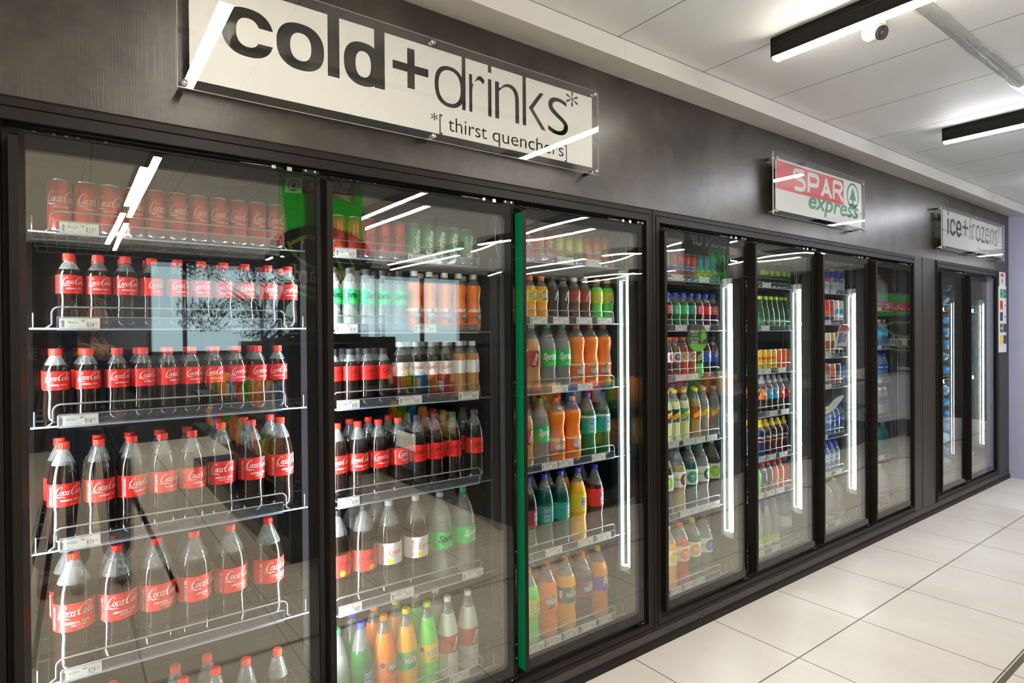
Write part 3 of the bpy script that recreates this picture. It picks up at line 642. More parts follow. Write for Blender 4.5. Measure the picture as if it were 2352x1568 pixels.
bottle('twist44', CONT, .0315, .212, L_LIME, .80, PET, CAPY, 'bright green lemon soda bottle', lab=(.445, .70, ink('lemon', (.60, .70, .01)), TWS(WH)))
bottle('twist2', WAVE, .052, .333, L_LIME, .78, PET, CAPY, 'large lime-green soda bottle', lab=(.40, .62, ink('lemon', (.60, .70, .01)), TWS(WH)))
bottle('twistp2', WAVE, .052, .335, L_PASS, .80, PET, CAPY, 'large orange bottle with purple label', lab=(.40, .62, PURP, TWS(WH)))
bottle('twist_rb', CONE, .045, .316, L_LIME, .82, PET, CAPL, 'long-necked pale green soda bottle', lab=(.30, .52, CAPY, TWS(WH)+[Dc(-.75, .72, .13, NAVY, 2), T('R11', -.75, .72, .09, WH, .22, ly=3)]))
SPL = lambda x=.3: [Po([(x-.3, .84), (x-.06, .78), (x+.3, .84), (x+.34, .34), (x-.34, .34)], WH, 1), Po([(x-.26, .80), (x-.06, .74), (x+.26, .80), (x+.29, .38), (x-.29, .38)], BLUE, 2), T('Spar', x, .66, .14, WH, .40, off=.02, ly=3), T('letta', x, .49, .14, WH, .40, off=.02, ly=3), T('Creme Soda', x, .22, .10, WH, .7, off=.01, ly=2), Rc(x-.3, .10, x+.3, .13, WH, 2)]
SPC = lambda x=.3: SPL(x)[:4]+[Rc(x-.25, .2, x+.25, .25, WH, 2)]
def spl2(x=.3): return [Po([(x-.3, .84), (x-.06, .78), (x+.3, .84), (x+.34, .34), (x-.34, .34)], WH, 1), Po([(x-.26, .80), (x-.06, .74), (x+.26, .80), (x+.29, .38), (x-.29, .38)], BLUE, 2), T('Spar', x, .66, .14, WH, .40, off=.02, ly=3), T('letta', x, .49, .14, WH, .40, off=.02, ly=3), Rc(x-.25, .18, x+.25, .22, WH, 2), Rc(x-.18, .10, x+.18, .13, WH, 2)]
W15 = [Rc(-1.5, .88, 1.5, 1.0, WH), T('1.5L', -.1, .94, .07, BK, .2, ly=2)]
bottle('sparg15', WAVE, .0445, .308, L_GRN, .74, PET, CAPB, 'green creme soda bottle, white band', lab=(.38, .66, TEAL, W15+SPL(.35)))
bottle('spart15', WAVE, .0445, .342, L_TEAL, .80, PET, CAPB, 'teal creme soda bottle, blue cap', lab=(.38, .60, TEAL, SPL()))
bottle('spary15', WAVE, .0445, .342, L_PINE, .82, PET, CAPB, 'bright yellow pine soda bottle', lab=(.42, .66, YE, spl2()))
bottle('sparr15', WAVE, .0445, .342, L_RED, .74, PET, CAPB, 'dark cherry soda bottle, red label', lab=(.44, .68, RED, spl2()))
bottle('spard15', WAVE, .0445, .338, L_COLA, .80, PET, CAPB, 'dark soda bottle with maroon label', lab=(.38, .60, MAR, spl2()))
bottle('spar_rb', CONE, .045, .316, L_GRN, .70, PET, CAPB, 'long-necked green creme soda bottle', lab=(.20, .50, DGR, SPL()))
bottle('spar5b', WAVE, .033, .201, L_COLA, .74, PET, CAPB, 'small brown soda bottle, blue cap', lab=(.42, .66, RUST, spl2()))
bottle('spar5g', WAVE, .033, .201, L_GRN, .74, PET, CAPB, 'small green creme soda bottle', lab=(.42, .66, GR, spl2()))
bottle('spar5t', WAVE, .033, .201, L_TEAL, .74, PET, CAPB, 'small soda bottle with teal label', lab=(.42, .66, TEAL, [Dc(.3, .5, .2, GREY)]))
bottle('spar5r', WAVE, .033, .201, L_RED, .74, PET, CAPB, 'small cherry soda bottle, red label', lab=(.42, .66, RED, spl2()))
def juice(c): return [Dc(.35, .5, .36, c, 1), Rc(.18, .55, .52, .62, WH, 2), Rc(.2, .40, .5, .46, WH, 2)]
bottle('ju5r', WAVE, .033, .224, L_RED, .80, PET, CAPR, 'small red drink, white label, red cap', lab=(.40, .64, WH, juice(RED)))
bottle('ju5b', WAVE, .033, .224, L_BR, .80, PET, CAPR, 'small brown drink with white label', lab=(.40, .64, WH, juice(BROWN)))
bottle('ju5o', WAVE, .033, .224, L_ROR, .80, PET, CAPO, 'small orange drink with white label', lab=(.40, .64, WH, juice(OR)))
bottle('dew5', WAVE, .033, .224, L_LIME, .80, PET, CAPG, 'small green soda with red lettering', lab=(.34, .64, DGR, [Po([(-.2, .1), (.9, .4), (.8, .9), (0, .6)], LIME), T('DEW', .35, .5, .34, WH, .72, off=.12, sh=.2, rot=.2, ly=2), T('DEW', .35, .5, .30, RED, .66, off=.05, sh=.2, rot=.2, ly=3)]))
bottle('pepsi5', WAVE, .033, .224, L_COLA, .80, PET, CAPK, 'small cola bottle with blue label', lab=(.36, .64, BLUE, [Dc(.4, .6, .27, WH, 1), ('g', poly2d([(.40+.40*math.cos(a), .60+.25*math.sin(a)) for a in [k*PI/12+.25 for k in range(13)]]), RED, 2), ('g', poly2d([(.40+.40*math.cos(a), .58+.24*math.sin(a)) for a in [PI+.45+k*PI/14 for k in range(12)]]), BLUE, 2), Rc(-1.5, .93, 1.5, 1., RED)]))
SCH = lambda c: [Po([(-.9, .05), (1.2, .62), (1.2, .98), (-.9, .42)], YE), T('Schweppes', .25, .50, .22, RED, 1.3, off=.03, sh=.2, rot=.27, ly=2)]
for k_, c_, l_, cp, d_ in (('n', NAVY, L_PALE, CAPY, 'navy label'), ('t', TEAL, L_PALE, CAPY, 'teal label'), ('r', RUST, L_GA, CAPY, 'red label'), ('g', GREY, PETCLR, CAPGY, 'grey label and cap')):
    bottle('sch_'+k_, WAVE, .0405 if False else .033, .291, l_, .78, PET, cp, 'mixer bottle with '+d_, lab=(.40, .64, c_, SCH(c_)))
HB = lambda c, s: [Rc(-1.5, .45, .4, .58, LIME), Dc(.35, .5, .42, WH, 1), Dc(.35, .5, .39, c, 2), Rc(.22, .74, .48, .80, RED, 3), T(s, .35, .55, .13, WH, .5, off=.02, ly=3), Rc(.12, .36, .58, .40, WH, 3), T('2L', .35, .24, .09, WH, .12, ly=3)]
for k_, c_, l_, cp, s, d_, h_ in (('hbl2', LIME, L_DK, CAPG, 'LIME', 'lime badge', .345), ('hbg2', BROWN, L_GA, CAPK, 'GINGER ALE', 'brown badge', .350), ('hbgr2', TEAL, L_TEAL, CAPG, 'CREME', 'teal badge', .350), ('hblem2', DGR, PETCLR, CAPG, 'LEMONADE', 'dark green badge', .354), ('hbl2b', LIME, L_DK, CAPL, 'LIME', 'lime cap', .358),
                            ('hby2', YE, L_YE, CAPY, 'PINE', 'yellow badge', .33), ('hbo2', OR, L_ROR, CAPO, 'ORANGE', 'orange badge', .33), ('hbt2', ink('tropic', (.90, .36, .02)), L_GRN, CAPY, 'TROPICAL', 'tropical badge', .333), ('hbs2', BLUE, PETCLR, CAPB, 'SODA WATER', 'blue badge', .334)):
    bottle(k_, WAVE, .052, h_, l_, .74, PET, cp, 'two-litre house soda with '+d_, lab=(.40, .64, WH, HB(c_, s)))
bottle('apple', TALLG, .029, .210, GGLASS, .80, GGLASS, CAPL, 'green glass bottle with lime cap', lab=(.10, .34, ink('bottle_green', (.02, .20, .05)), [T('Appletiser', 0, .5, .34, WH, .6, off=0, sh=.2, rot=1.3)]), capr=.0145, caph=.02)
POWA = lambda c: [Po([(-1.2, .0), (-.2, .98), (-.5, .98), (-1.4, .4)], BK), Po([(.0, .02), (.7, .02), (1.3, .98), (.9, .98)], BK), Dc(.3, .62, .16, WH, 2), Rc(-1.5, .0, 1.5, .12, BK)]
for k_, c_, d_ in (('o', OR, 'orange'), ('b', CYAN, 'blue'), ('r', RED, 'red')):
    bottle('pow_'+k_, SPORT, .0335, .242, L_DK, .74, PET, CAPGY, 'dark sports drink with %s label' % d_, lab=(.36, .66, c_, POWA(c_)), sport=True)
for k_, l_, d_ in (('b', L_BLU, 'blue'), ('r', L_MAR, 'maroon')):
    bottle('ener_'+k_, SPORT, .034, .239, l_, .74, PET, CAPY, '%s energy bottle with yellow cap' % d_, lab=(.36, .66, NAVY if k_ == 'b' else BK, [T('Energade', .1, .6, .30, WH, 1.5, off=.03, sh=.25), Rc(-1, .2, 1, .32, OR)]), sport=True)
for k_, l_, d_, cp in (('g', L_LIME, 'green', CAPL), ('p', L_PURP, 'purple', CAPR), ('r', L_ROR, 'red-orange', CAPR)):
    bottle('so_'+k_, WAVE, .0325, .191, l_, .78, PET, cp, 'squat %s juice bottle' % d_, lab=(.2, .72, l_ if k_ != 'r' else ink('redor', (.72, .12, .02)), [T('FUSION', .2, .5, .20, YE if k_ == 'r' else WH, .9, off=.04, rot=1.2)] if False else [Rc(-.2, .2, .6, .26, YE if k_ == 'r' else LIME)]))
bottle('w5', RIBW, .033, .214, PETB, .85, PETCLR, CAPB, 'still water bottle with blue label', lab=(.40, .62, BLUE, [Rc(-.5, .4, .7, .55, WH)]))
bottle('w5y', RIBW, .033, .209, PETB, .85, PETCLR, CAPY, 'water bottle with yellow cap', lab=(.40, .62, BLUE, [Rc(-.5, .4, .7, .55, WH)]))
bottle('w5p', RIBW, .033, .227, PETB, .85, PETCLR, ink('pink', (.85, .25, .35)), 'blue water bottle with pink cap', lab=(.40, .62, CYAN, [T('aQuelle', .2, .5, .3, WH, .9, off=.02)] if False else [Rc(-.5, .4, .7, .55, WH)]))
bottle('wbl', RIBW, .033, .211, PETCLR, .85, PETCLR, CAPW, 'clear water bottle, dark blue label', lab=(.40, .66, NAVY, [Rc(-.6, .3, .8, .42, CYAN)]))
bottle('wsport', SPORT, .0335, .224, PETB, .85, PETCLR, CAPB, 'clear water bottle, blue sports cap', lab=(.36, .6, ink('pale_blue', (.55, .70, .80)), [Rc(-.5, .4, .7, .55, GREY)]), sport=True)
bottle('tlb', CONE, .033, .297, PETCLR, .8, PETCLR, CAPB, 'slim clear bottle with coloured cap', lab=(.08, .26, LIME, [Rc(-.5, .4, .7, .55, WH)]))
bottle('w2b', JUG, .052, .30, PETB, .85, PETB, CAPB, 'large blue-tinted water bottle', lab=(.33, .55, ink('pale_blue', (.55, .70, .80)), [Rc(-.5, .4, .7, .5, OR)]))
bottle('w2t', JUG, .052, .258, PETT, .85, PETT, ink('cap_teal', (.0, .33, .32)), 'teal water bottle', lab=None)
bottle('w5l', JUG, .070, .29, PETCLR, .85, PETCLR, CAPL, 'big clear water jug', lab=(.15, .30, PURP, [Rc(-1.5, .0, 1.5, .3, LIME)]))
def band(m, z, h): return Rc(-PI, z-h/2, PI, z+h/2, m)
can('can_coke', CANRED, [K(.35, .68, .36, 2.9, ink('can_silver', (.62, .60, .55))), T('ORIGINAL TASTE', .25, .47, .030, WH, 1.35, off=.02)], 'slim red cola can')
can('can_zero', CANRED, [K(.35, .64, .36, 2.9, BK), T('NO SUGAR', .3, .42, .030, BK, .9, off=.02)], 'slim red can with black script')
can('can_sprite', CANGRN, [('t', 'Sprite', .1, .52, None, WH, None, .035, .2, PI/2-.12, 2, 2)], 'slim green lemon-lime can')
can('can_stoney', CANOR, [Po([(-.6, .15), (.1, .15), (.9, .9), (.2, .9)], BK), ('s', 'STONEY', .15, .5, WH)], 'orange-brown ginger beer can')
can('can_twist', CANLIME, [T('TWIST', .1, .42, .16, WH, 1.3, off=.04, sh=.15, rot=.25), Rc(-.6, .18, .7, .22, DGR), Rc(-.5, .12, .6, .15, DGR)], 'slim lime-yellow soda can')
can('can_fanta', CANOR, [Po([(-.2, .58), (.1, .70), (.5, .66), (.4, .52)], GR), T('FANTA', .1, .42, .19, NAVY, 1.35, off=.1, ly=2), T('FANTA', .1, .42, .16, WH, 1.22, off=.04, ly=3)], 'slim orange soda can')
can('can_sparred', CANRED, [Po([(-.5, .3), (.5, .26), (.55, .62), (-.45, .68)], BLUE), T('Spar', 0, .53, .09, WH, .7, off=.02, ly=2), T('letta', 0, .40, .09, WH, .7, off=.02, ly=2), band(MAR, .1, .2)], 'red soda can with blue panel')
can('can_spargreen', CANGRN, [Po([(-.5, .3), (.5, .26), (.55, .62), (-.45, .68)], BLUE)], 'green soda can with blue panel')
can('can_schwep', mat('print_can_teal', (.03, .30, .32), .28, .35), [Po([(-1.4, .12), (1.4, .34), (1.4, .52), (-1.4, .28)], YE), T('Schweppes', .2, .32, .10, RED, 1.4, off=.02, sh=.2, rot=.1, ly=2)], 'teal mixer can with yellow flash')
can('can_apple', mat('print_can_darkgreen', (.01, .06, .025), .28, .35), [Dc(-.1, .62, .13, LIME, 1)], 'dark green can with lime disc', H=.152)
can('can_bosy', ink('bos_yellow', (.88, .58, .01)), [T('BOS', .0, .66, .16, RED, 1.6, off=.06), Dc(0, .35, .05, RED)], 'yellow iced tea can, red lettering', H=.14)
can('can_boso', ink('bos_orange', (.88, .17, .06)), [T('BOS', .0, .66, .16, CAPO, 1.6, off=.06), Dc(0, .35, .05, YE)], 'orange iced tea can', H=.14)
can('can_rb', BLUE, [Po([(-.9, .1), (0, .0), (.9, .1), (.9, .45), (0, .55), (-.9, .45)], SILV), Dc(0, .55, .10, RED, 2)], 'blue and silver energy can', H=.18, R=.0275)
can('can_rbs', SILV, [band(BLUE, .8, .3), Rc(-.5, .45, .5, .6, CYAN)], 'silver energy can with blue top', H=.18, R=.0275)
can('can_red', RED, [band(BK, .3, .5), Dc(.1, .45, .12, ink('flame', (.8, .15, .02)), 2)], 'red and black energy can', H=.17)
can('can_white', WH, [Dc(.1, .55, .13, CYAN), band(RED, .06, .1)], 'white energy can', H=.17)
can('can_cream', CREAM, [Rc(-.6, .2, .6, .7, RUST)], 'cream and red energy can', H=.17)
can('can_brown', BROWN, [Rc(-.6, .2, .6, .6, GREY)], 'brown energy can', H=.16)
can('can_orange', CANOR, [Rc(-.3, .2, .3, .6, BK)], 'orange energy can', H=.16)
can('can_dark', NAVY, [Po([(-.5, .1), (.6, .1), (.2, .6)], CAPO)], 'navy energy can with orange flash', H=.16)
can('can_blue', BLUE, [Rc(-.5, .4, .5, .5, SILV)], 'bright blue energy can', H=.14)

def build(key):
    t = TYPES[key]
    if 'me' in t: return t['me']
    R, H = t['R']*.98, t['H']; out = []
    def arts2(arts, Rm, hh):
        r = []
        for a in arts:
            if a[0] == 's':   # slanted word running up a diagonal flash
                geo = fit(text2d(a[1], .05, 0, 2), 0, 0, None, math.hypot(.9*Rm, .94*hh)*.74); ang = math.atan2(.94*hh, .52*Rm if hh < .1 else .8*Rm)
                c, s_ = math.cos(ang), math.sin(ang); r.append(('g', ([((v[0]*c-v[1]*s_)/Rm+a[2], (v[0]*s_+v[1]*c)/hh+a[3]) for v in geo[0]], geo[1]), a[4], 2))
            elif a[0] == 't' and a[4] is None:   # upright word read sideways
                geo = fit(text2d(a[1], a[7], a[8], 2), 0, 0, None, hh*.80); c, s_ = math.cos(a[9]), math.sin(a[9])
                x0, y0, x1, y1 = bbox(geo[0]); k = min(1.0, (Rm*(.26 if a[1] == 'RECYCLE ME' else 1.2))/(y1-y0))
                r.append(('g', ([((v[0]*c-v[1]*k*s_)/Rm+a[2], (v[0]*s_+v[1]*k*c)/hh+a[3]) for v in geo[0]], geo[1]), a[5], a[10]))
            else: r.append(a)
        return r
    if t['kind'] == 'c':
        g = G(); P = [(.80, .0), (.93, .03), (1, .055), (1, .905), (.97, .925), (.88, .965), (.875, .975)]
        g.lathe([(R*a, H*b, FOIL if b < .04 else t['base']) for a, b in P], 32, t['base'])
        wrap(g, arts2(t['arts'], R, H*.85), lambda z: R, H*.055, H*.905, R)
        out.append(('body', g.mesh(t['name'])))
        g = G(); g.lathe([(R*.875, H*.972), (R*.89, H*.985), (R*.88, H*1.0), (R*.84, H*.995), (R*.80, H*.965)], 32, FOIL); g.add([(R*.3*math.cos(a)*(.7), R*.1+R*.38*math.sin(a), H*.975) for a in [k*PI/6 for k in range(12)]], [tuple(range(12))], STEEL)
        out.append(('can_end', g.mesh('can_end')))
    else:
        P = t['prof']; cr, ch = t['capr'], t['caph']; g = G(); prof = []
        fill = t['fill']
        top = 1-ch/H*.9 if not t['sport'] else .80
        neck = min(cr*.82/R, .9)
        pts = [p for p in P if p[1] < top-.02]
        seq = []
        for (a, b), nx in zip(pts, pts[1:]+[None]):
            seq.append((a, b))
            if nx and b < fill < nx[1]: q = (fill-b)/(nx[1]-b); seq.append((a+(nx[0]-a)*q, fill)); seq.append((a+(nx[0]-a)*q-.004, fill+.001))
        if not t['sport']: seq += [(neck, top-.008), (neck*1.22, top-.006), (neck*1.22, top-.002), (neck, top), (neck*.98, 1-.1*ch/H)]
        else: seq += [(.52, top), (.50, top+.01)]
        for i, (a, b) in enumerate(seq):
            prof.append((R*a, H*b, t['liq'] if b < fill-1e-6 else t['shell']))
        g.lathe(prof[1:] if prof[0][0] == 0 else prof, 32, t['shell'])
        out.append(('body', g.mesh(t['name'])))
        if t['sport']:
            g = G(); z = H*top; s = H*(1-top)
            g.lathe([(R*.60, z), (R*.62, z+s*.12), (R*.60, z+s*.40), (R*.42, z+s*.50), (R*.36, z+s*.55), (R*.34, z+s*.92), (R*.24, z+s)], 28, t['cap']); out.append(('sports_cap', g.mesh('sports_cap')))
        else: out.append(('cap', cap_mesh(cr, ch, t['cap'], H*1.0-ch)))
        if t['lab']:
            z0, z1, base, arts = t['lab']; g = G(); rf = lambda z: rad_at(P, z/H, R, H)
            n = 12; g.lathe([(rf(H*(z0+(z1-z0)*k/n))+.0006, H*(z0+(z1-z0)*k/n)) for k in range(n+1)], 40, base, cap=False)
            Rm = R*.98; hh = H*(z1-z0)
            wrap(g, arts2(arts, Rm, hh), lambda z: rf(z)+.0006, H*z0, H*z1, Rm)
            out.append(('label', g.mesh('label')))
    t['me'] = out; return out
PROTO = {}
def drink(key, x, y, z, rz, label, group):
    t = TYPES[key]
    parts = build(key)
    r = link(t['name'], parts[0][1], None, (x, y, z)); r.rotation_euler = (0, 0, rz)
    for nm, me in parts[1:]: link(nm, me, r)
    return tag(r, label, t['cat'], group)
for key in ('coke1', 'coke15', 'coke2', 'zero1', 'zero2', 'light2', 'spritez2'):
    t = TYPES[key]; t['lab'] = t['lab'][:3]+(t['lab'][3]+RECY(BK if key == 'zero2' else (RED if 'light' in key else (BK if 'sprite' in key else WH))),)
STOCK = [
    (1, 1, 1.800, [('can_coke', [-0.019, 0.039, 0.096, 0.154, 0.211, 0.269, 0.327, 0.384, 0.442, 0.499, 0.557])], [(-0.02, 0.068, 'R13', 'COCA COLA SOFT DRINK CAN')]),
    (1, 2, 1.538, [('coke44', [-0.0, 0.067, 0.133, 0.199, 0.267, 0.332, 0.396, 0.46, 0.531, 0.596])], [(-0.024, 0.068, 'R14', 'COCA COLA SOFT DRINK PET')]),
    (1, 3, 1.271, [('coke44', [-0.032, 0.04, 0.11, 0.174, 0.238, 0.302, 0.367, 0.431, 0.495, 0.559])], [(-0.03, 0.062, 'R14', 'COCA COLA SOFT DRINK PET')]),
    (1, 4, 0.932, [('coke1', [-0.018, 0.064, 0.144, 0.223, 0.303]), ('coke15', [0.386, 0.477, 0.569])], [(-0.032, 0.063, 'R19', 'COCA COLA PET 1LT')]),
    (1, 5, 0.573, [('coke2', [0.002, 0.105, 0.206, 0.307, 0.412, 0.528])], [(-0.031, 0.063, 'R29', 'COCA COLA PET 2LT')]),
    (1, 6, 0.135, [('coke_rb', [0.09, 0.181, 0.272, 0.363, 0.454, 0.553])], []),
    (2, 1, 1.790, [('can_zero', [0.77, 0.828, 0.887, 0.945, 1.003]), ('can_sprite', [1.068, 1.128, 1.187, 1.245, 1.307])], [(0.742, 0.819, 'R13', ''), (1.021, 1.115, 'R13', '')]),
    (2, 2, 1.524, [('sprite44', [0.749, 0.813, 0.877, 0.941, 1.006]), ('fanta5', [1.071, 1.137, 1.206, 1.272, 1.343])], [(0.74, 0.822, 'R14', ''), (1.043, 1.138, 'R14', '')]),
    (2, 3, 1.254, [('zero44', [0.748, 0.812, 0.876, 0.94]), ('light44', [1.01, 1.077, 1.141, 1.205]), ('stoneyl44', [1.27, 1.334])], [(0.744, 0.826, 'R14', ''), (0.979, 1.073, 'R14', ''), (1.237, 1.332, 'R14', '')]),
    (2, 4, 0.910, [('coke1', [0.763, 0.842, 0.922, 1.002]), ('zero1', [1.081, 1.16, 1.241, 1.346])], [(0.743, 0.823, 'R19', '')]),
    (2, 5, 0.530, [('zero2', [0.763, 0.864]), ('light2', [0.966, 1.079]), ('spritez2', [1.188]), ('sprite2', [1.296])], [(0.746, 0.828, 'R18', ''), (0.939, 1.033, 'R18', ''), (1.249, 1.347, 'R21', '')]),
    (2, 6, 0.135, [('sprite_rb', [0.757]), ('spar_rb', [0.849]), ('fantao_rb', [0.94]), ('fantay_rb', [1.031]), ('twist_rb', [1.122]), ('stoney_rb', [1.215, 1.312])], [(1.185, 1.277, 'R17', '')]),
    (3, 1, 1.832, [('can_stoney', [1.628, 1.686, 1.744]), ('can_twist', [1.803, 1.861, 1.922]), ('can_fanta', [1.98, 2.038, 2.097])], [(1.758, 1.858, 'R13', ''), (1.934, 2.033, 'R13', '')]),
    (3, 2, 1.560, [('fantay5', [1.639, 1.705]), ('stoneyd44', [1.77, 1.834]), ('stoneyr44', [1.903, 1.97]), ('twist44', [2.05, 2.124])], [(1.602, 1.697, 'R14', ''), (1.73, 1.823, 'R14', ''), (1.872, 1.974, 'R14', ''), (2.005, 2.107, 'R14', '')]),
    (3, 3, 1.252, [('stoney15', [1.655]), ('sprite15', [1.745, 1.835]), ('fanta15', [1.925, 2.014, 2.103])], [(1.723, 1.816, 'R25', ''), (1.875, 1.971, 'R25', '')]),
    (3, 4, 0.912, [('stoney15', [1.612]), ('sprite15', [1.702]), ('fanta15', [1.798, 1.897]), ('sparg15', [1.996, 2.093])], [(1.66, 1.75, 'R27', ''), (1.756, 1.847, 'R27', ''), (1.963, 2.057, 'R27', '')]),
    (3, 5, 0.526, [('spard15', [1.63]), ('spart15', [1.725, 1.821]), ('spary15', [1.928]), ('sparr15', [2.042])], [(1.677, 1.776, 'R27', ''), (1.871, 1.971, 'R27', ''), (1.988, 2.083, 'R27', '')]),
    (3, 6, 0.126, [('twist2', [1.634]), ('fantao2', [1.74]), ('fantap2', [1.854]), ('fantag2', [1.961]), ('twistp2', [2.066])], [(1.581, 1.668, 'R21', ''), (1.678, 1.772, 'R21', ''), (1.782, 1.875, 'R21', ''), (1.886, 1.984, 'R21', ''), (2.001, 2.094, 'R21', '')]),
    (4, 1, 1.795, [('can_spargreen', [2.557]), ('can_sparred', [2.615, 2.673, 2.731, 2.789]), ('can_schwep', [2.848, 2.906, 2.964])], [(2.548, 2.642, 'R12', ''), (2.782, 2.872, 'R13', '')]),
    (4, 2, 1.526, [('spar5b', [2.574]), ('spar5g', [2.641, 2.708]), ('spar5t', [2.776]), ('spar5r', [2.843, 2.91, 2.977])], [(2.578, 2.673, 'R13', ''), (2.814, 2.874, 'R13', '')]),
    (4, 3, 1.260, [('ju5r', [2.571]), ('ju5b', [2.638]), ('ju5o', [2.705, 2.772]), ('dew5', [2.839]), ('pepsi5', [2.907, 2.974])], [(2.576, 2.667, 'R12', ''), (2.675, 2.773, 'R12', '')]),
    (4, 4, 0.908, [('sch_n', [2.565, 2.633]), ('sch_t', [2.712]), ('sch_r', [2.812]), ('sch_g', [2.887, 2.985])], [(2.506, 2.602, 'R15', ''), (2.639, 2.736, 'R15', ''), (2.74, 2.833, 'R15', ''), (2.845, 2.97, 'R15', '')]),
    (4, 5, 0.526, [('hbl2', [2.566]), ('hbg2', [2.671]), ('hbgr2', [2.776]), ('hblem2', [2.881]), ('hbl2b', [2.987])], [(2.61, 2.699, 'R16', ''), (2.703, 2.787, 'R16', ''), (2.791, 2.866, 'R16', ''), (2.87, 2.963, 'R16', '')]),
    (4, 6, 0.126, [('hby2', [2.593]), ('hbo2', [2.699]), ('hbt2', [2.804]), ('hbs2', [2.909])], [(2.531, 2.621, 'R16', ''), (2.635, 2.729, 'R16', ''), (2.733, 2.822, 'R16', '')]),
    (5, 1, 1.792, [('can_apple', [3.472, 3.531, 3.589, 3.654, 3.716, 3.775])], [(3.41, 3.518, 'R19', '')]),
    (5, 2, 1.525, [('apple', [3.46, 3.519, 3.578, 3.638, 3.699, 3.758])], [(3.394, 3.486, 'R19', '')]),
    (5, 3, 1.259, [('can_bosy', [3.426, 3.484, 3.542, 3.6]), ('can_boso', [3.659, 3.717, 3.775])], [(3.349, 3.415, 'R18', ''), (3.42, 3.503, 'R18', ''), (3.583, 3.676, 'R18', '')]),
    (5, 4, 0.991, [('pow_o', [3.483]), ('pow_b', [3.551, 3.619]), ('pow_r', [3.688, 3.756])], [(3.482, 3.572, 'R17', ''), (3.618, 3.711, 'R17', '')]),
    (5, 5, 0.720, [('ener_b', [3.458]), ('ener_r', [3.527, 3.596, 3.665, 3.735])], [(3.35, 3.431, 'R16', ''), (3.47, 3.554, 'R16', ''), (3.595, 3.693, 'R16', '')]),
    (5, 6, 0.495, [('so_g', [3.415]), ('so_p', [3.481, 3.547]), ('so_r', [3.614, 3.68, 3.746])], [(3.343, 3.414, 'R14', ''), (3.448, 3.537, 'R14', ''), (3.557, 3.649, 'R14', '')]),
    (5, 7, 0.139, [('tlb', [3.441, 3.53, 3.617]), ('w2b', [3.766])], [(3.34, 3.416, 'R15', ''), (3.504, 3.6, 'R15', '')]),
    (6, 1, 1.782, [('can_rb', [4.296]), ('can_rbs', [4.365]), ('can_rb', [4.442]), ('can_rbs', [4.515])], [(4.171, 4.25, 'R20', ''), (4.263, 4.351, 'R20', '')]),
    (6, 2, 1.565, [('can_red', [4.294, 4.357]), ('can_white', [4.427, 4.499])], [(4.175, 4.267, 'R18', '')]),
    (6, 3, 1.332, [('can_cream', [4.304, 4.368]), ('can_red', [4.432])], [(4.179, 4.284, 'R18', '')]),
    (6, 4, 1.118, [('can_brown', [4.296]), ('can_orange', [4.372]), ('can_dark', [4.45]), ('can_blue', [4.522])], [(4.177, 4.282, 'R18', '')]),
    (6, 5, 0.767, [('w5y', [4.299, 4.366]), ('w5', [4.433, 4.502])], [(4.162, 4.217, 'R12', '')]),
    (6, 6, 0.504, [('wsport', [4.283, 4.352, 4.429])], [(4.173, 4.259, 'R14', ''), (4.328, 4.425, 'R14', '')]),
    (6, 7, 0.144, [('w5l', [4.334, 4.491])], [(4.164, 4.207, 'R25', ''), (4.325, 4.402, 'R25', '')]),
    (7, 1, 1.676, [('w5l', [5.247])], [(4.989, 5.081, 'R25', '')]),
    (7, 2, 1.375, [('w5p', [5.157, 5.244])], [(4.98, 5.079, 'R12', '')]),
    (7, 3, 1.115, [('w5', [5.154, 5.242])], [(4.985, 5.085, 'R12', '')]),
    (7, 4, 0.848, [('wbl', [5.168, 5.256])], []),
    (7, 5, 0.514, [('w2t', [5.153, 5.265])], [(4.973, 5.027, 'R18', ''), (5.042, 5.12, 'R18', '')]),
    (7, 6, 0.142, [('w5l', [5.247])], [(4.971, 5.024, 'R25', '')]),
]

# ------------------------------------------------------------------ stocking the shelves
_TAG = {}
def tag_mesh(w, price, name):
    k = (round(w, 2), price, name)
    if k in _TAG: return _TAG[k]
    g = G(); h = .0295; g.box(0, w, 0, .0006, 0, h, PAPER); y = -.00025
    flat(g, poly2d([(.006, .004), (.011, .004), (.011, .016), (.0135, .016), (.0085, .025), (.0035, .016), (.006, .016)]), INK2, y)
    pw = min(.014, w*.2)
    flat(g, fit(text2d(price, 0, 0, 2), w*.76, .011, .015, pw*1.1), INK, y)
    flat(g, fit(text2d('99', 0, 0, 2), w*.91, .014, None, .008, PI/2), INK2, y)
    if name: flat(g, fit(text2d(name, -.01, 0, 1), w*.45, .0258, .0038, w*.52), INK2, y)
    else: flat(g, rect2d(w*.2, .0250, w*.66, .0262), INK2, y); flat(g, rect2d(w*.2, .0236, w*.5, .0242), INK2, y)
    x = w*.2; random.seed(len(_TAG))
    while x < w*.46:
        b = random.choice((.0005, .0009)); flat(g, rect2d(x, .0135, x+b, .0205), INK2, y); x += b+random.choice((.0005, .0008, .0012))
    flat(g, rect2d(w*.54, .0192, w*.63, .0228), INK2, y)
    flat(g, rect2d(w*.2, .0050, w*.36, .0058), INK2, y); flat(g, rect2d(w*.42, .0050, w*.58, .0058), INK2, y); flat(g, rect2d(w*.33, .0095, w*.40, .0101), INK2, y)
    _TAG[k] = g.mesh('price_tag', False); return _TAG[k]
DOORN = ['first', 'second', 'third', 'fourth', 'fifth', 'sixth', 'seventh']
LEV = ['top', 'second', 'third', 'fourth', 'fifth', 'sixth', 'seventh']
random.seed(21)
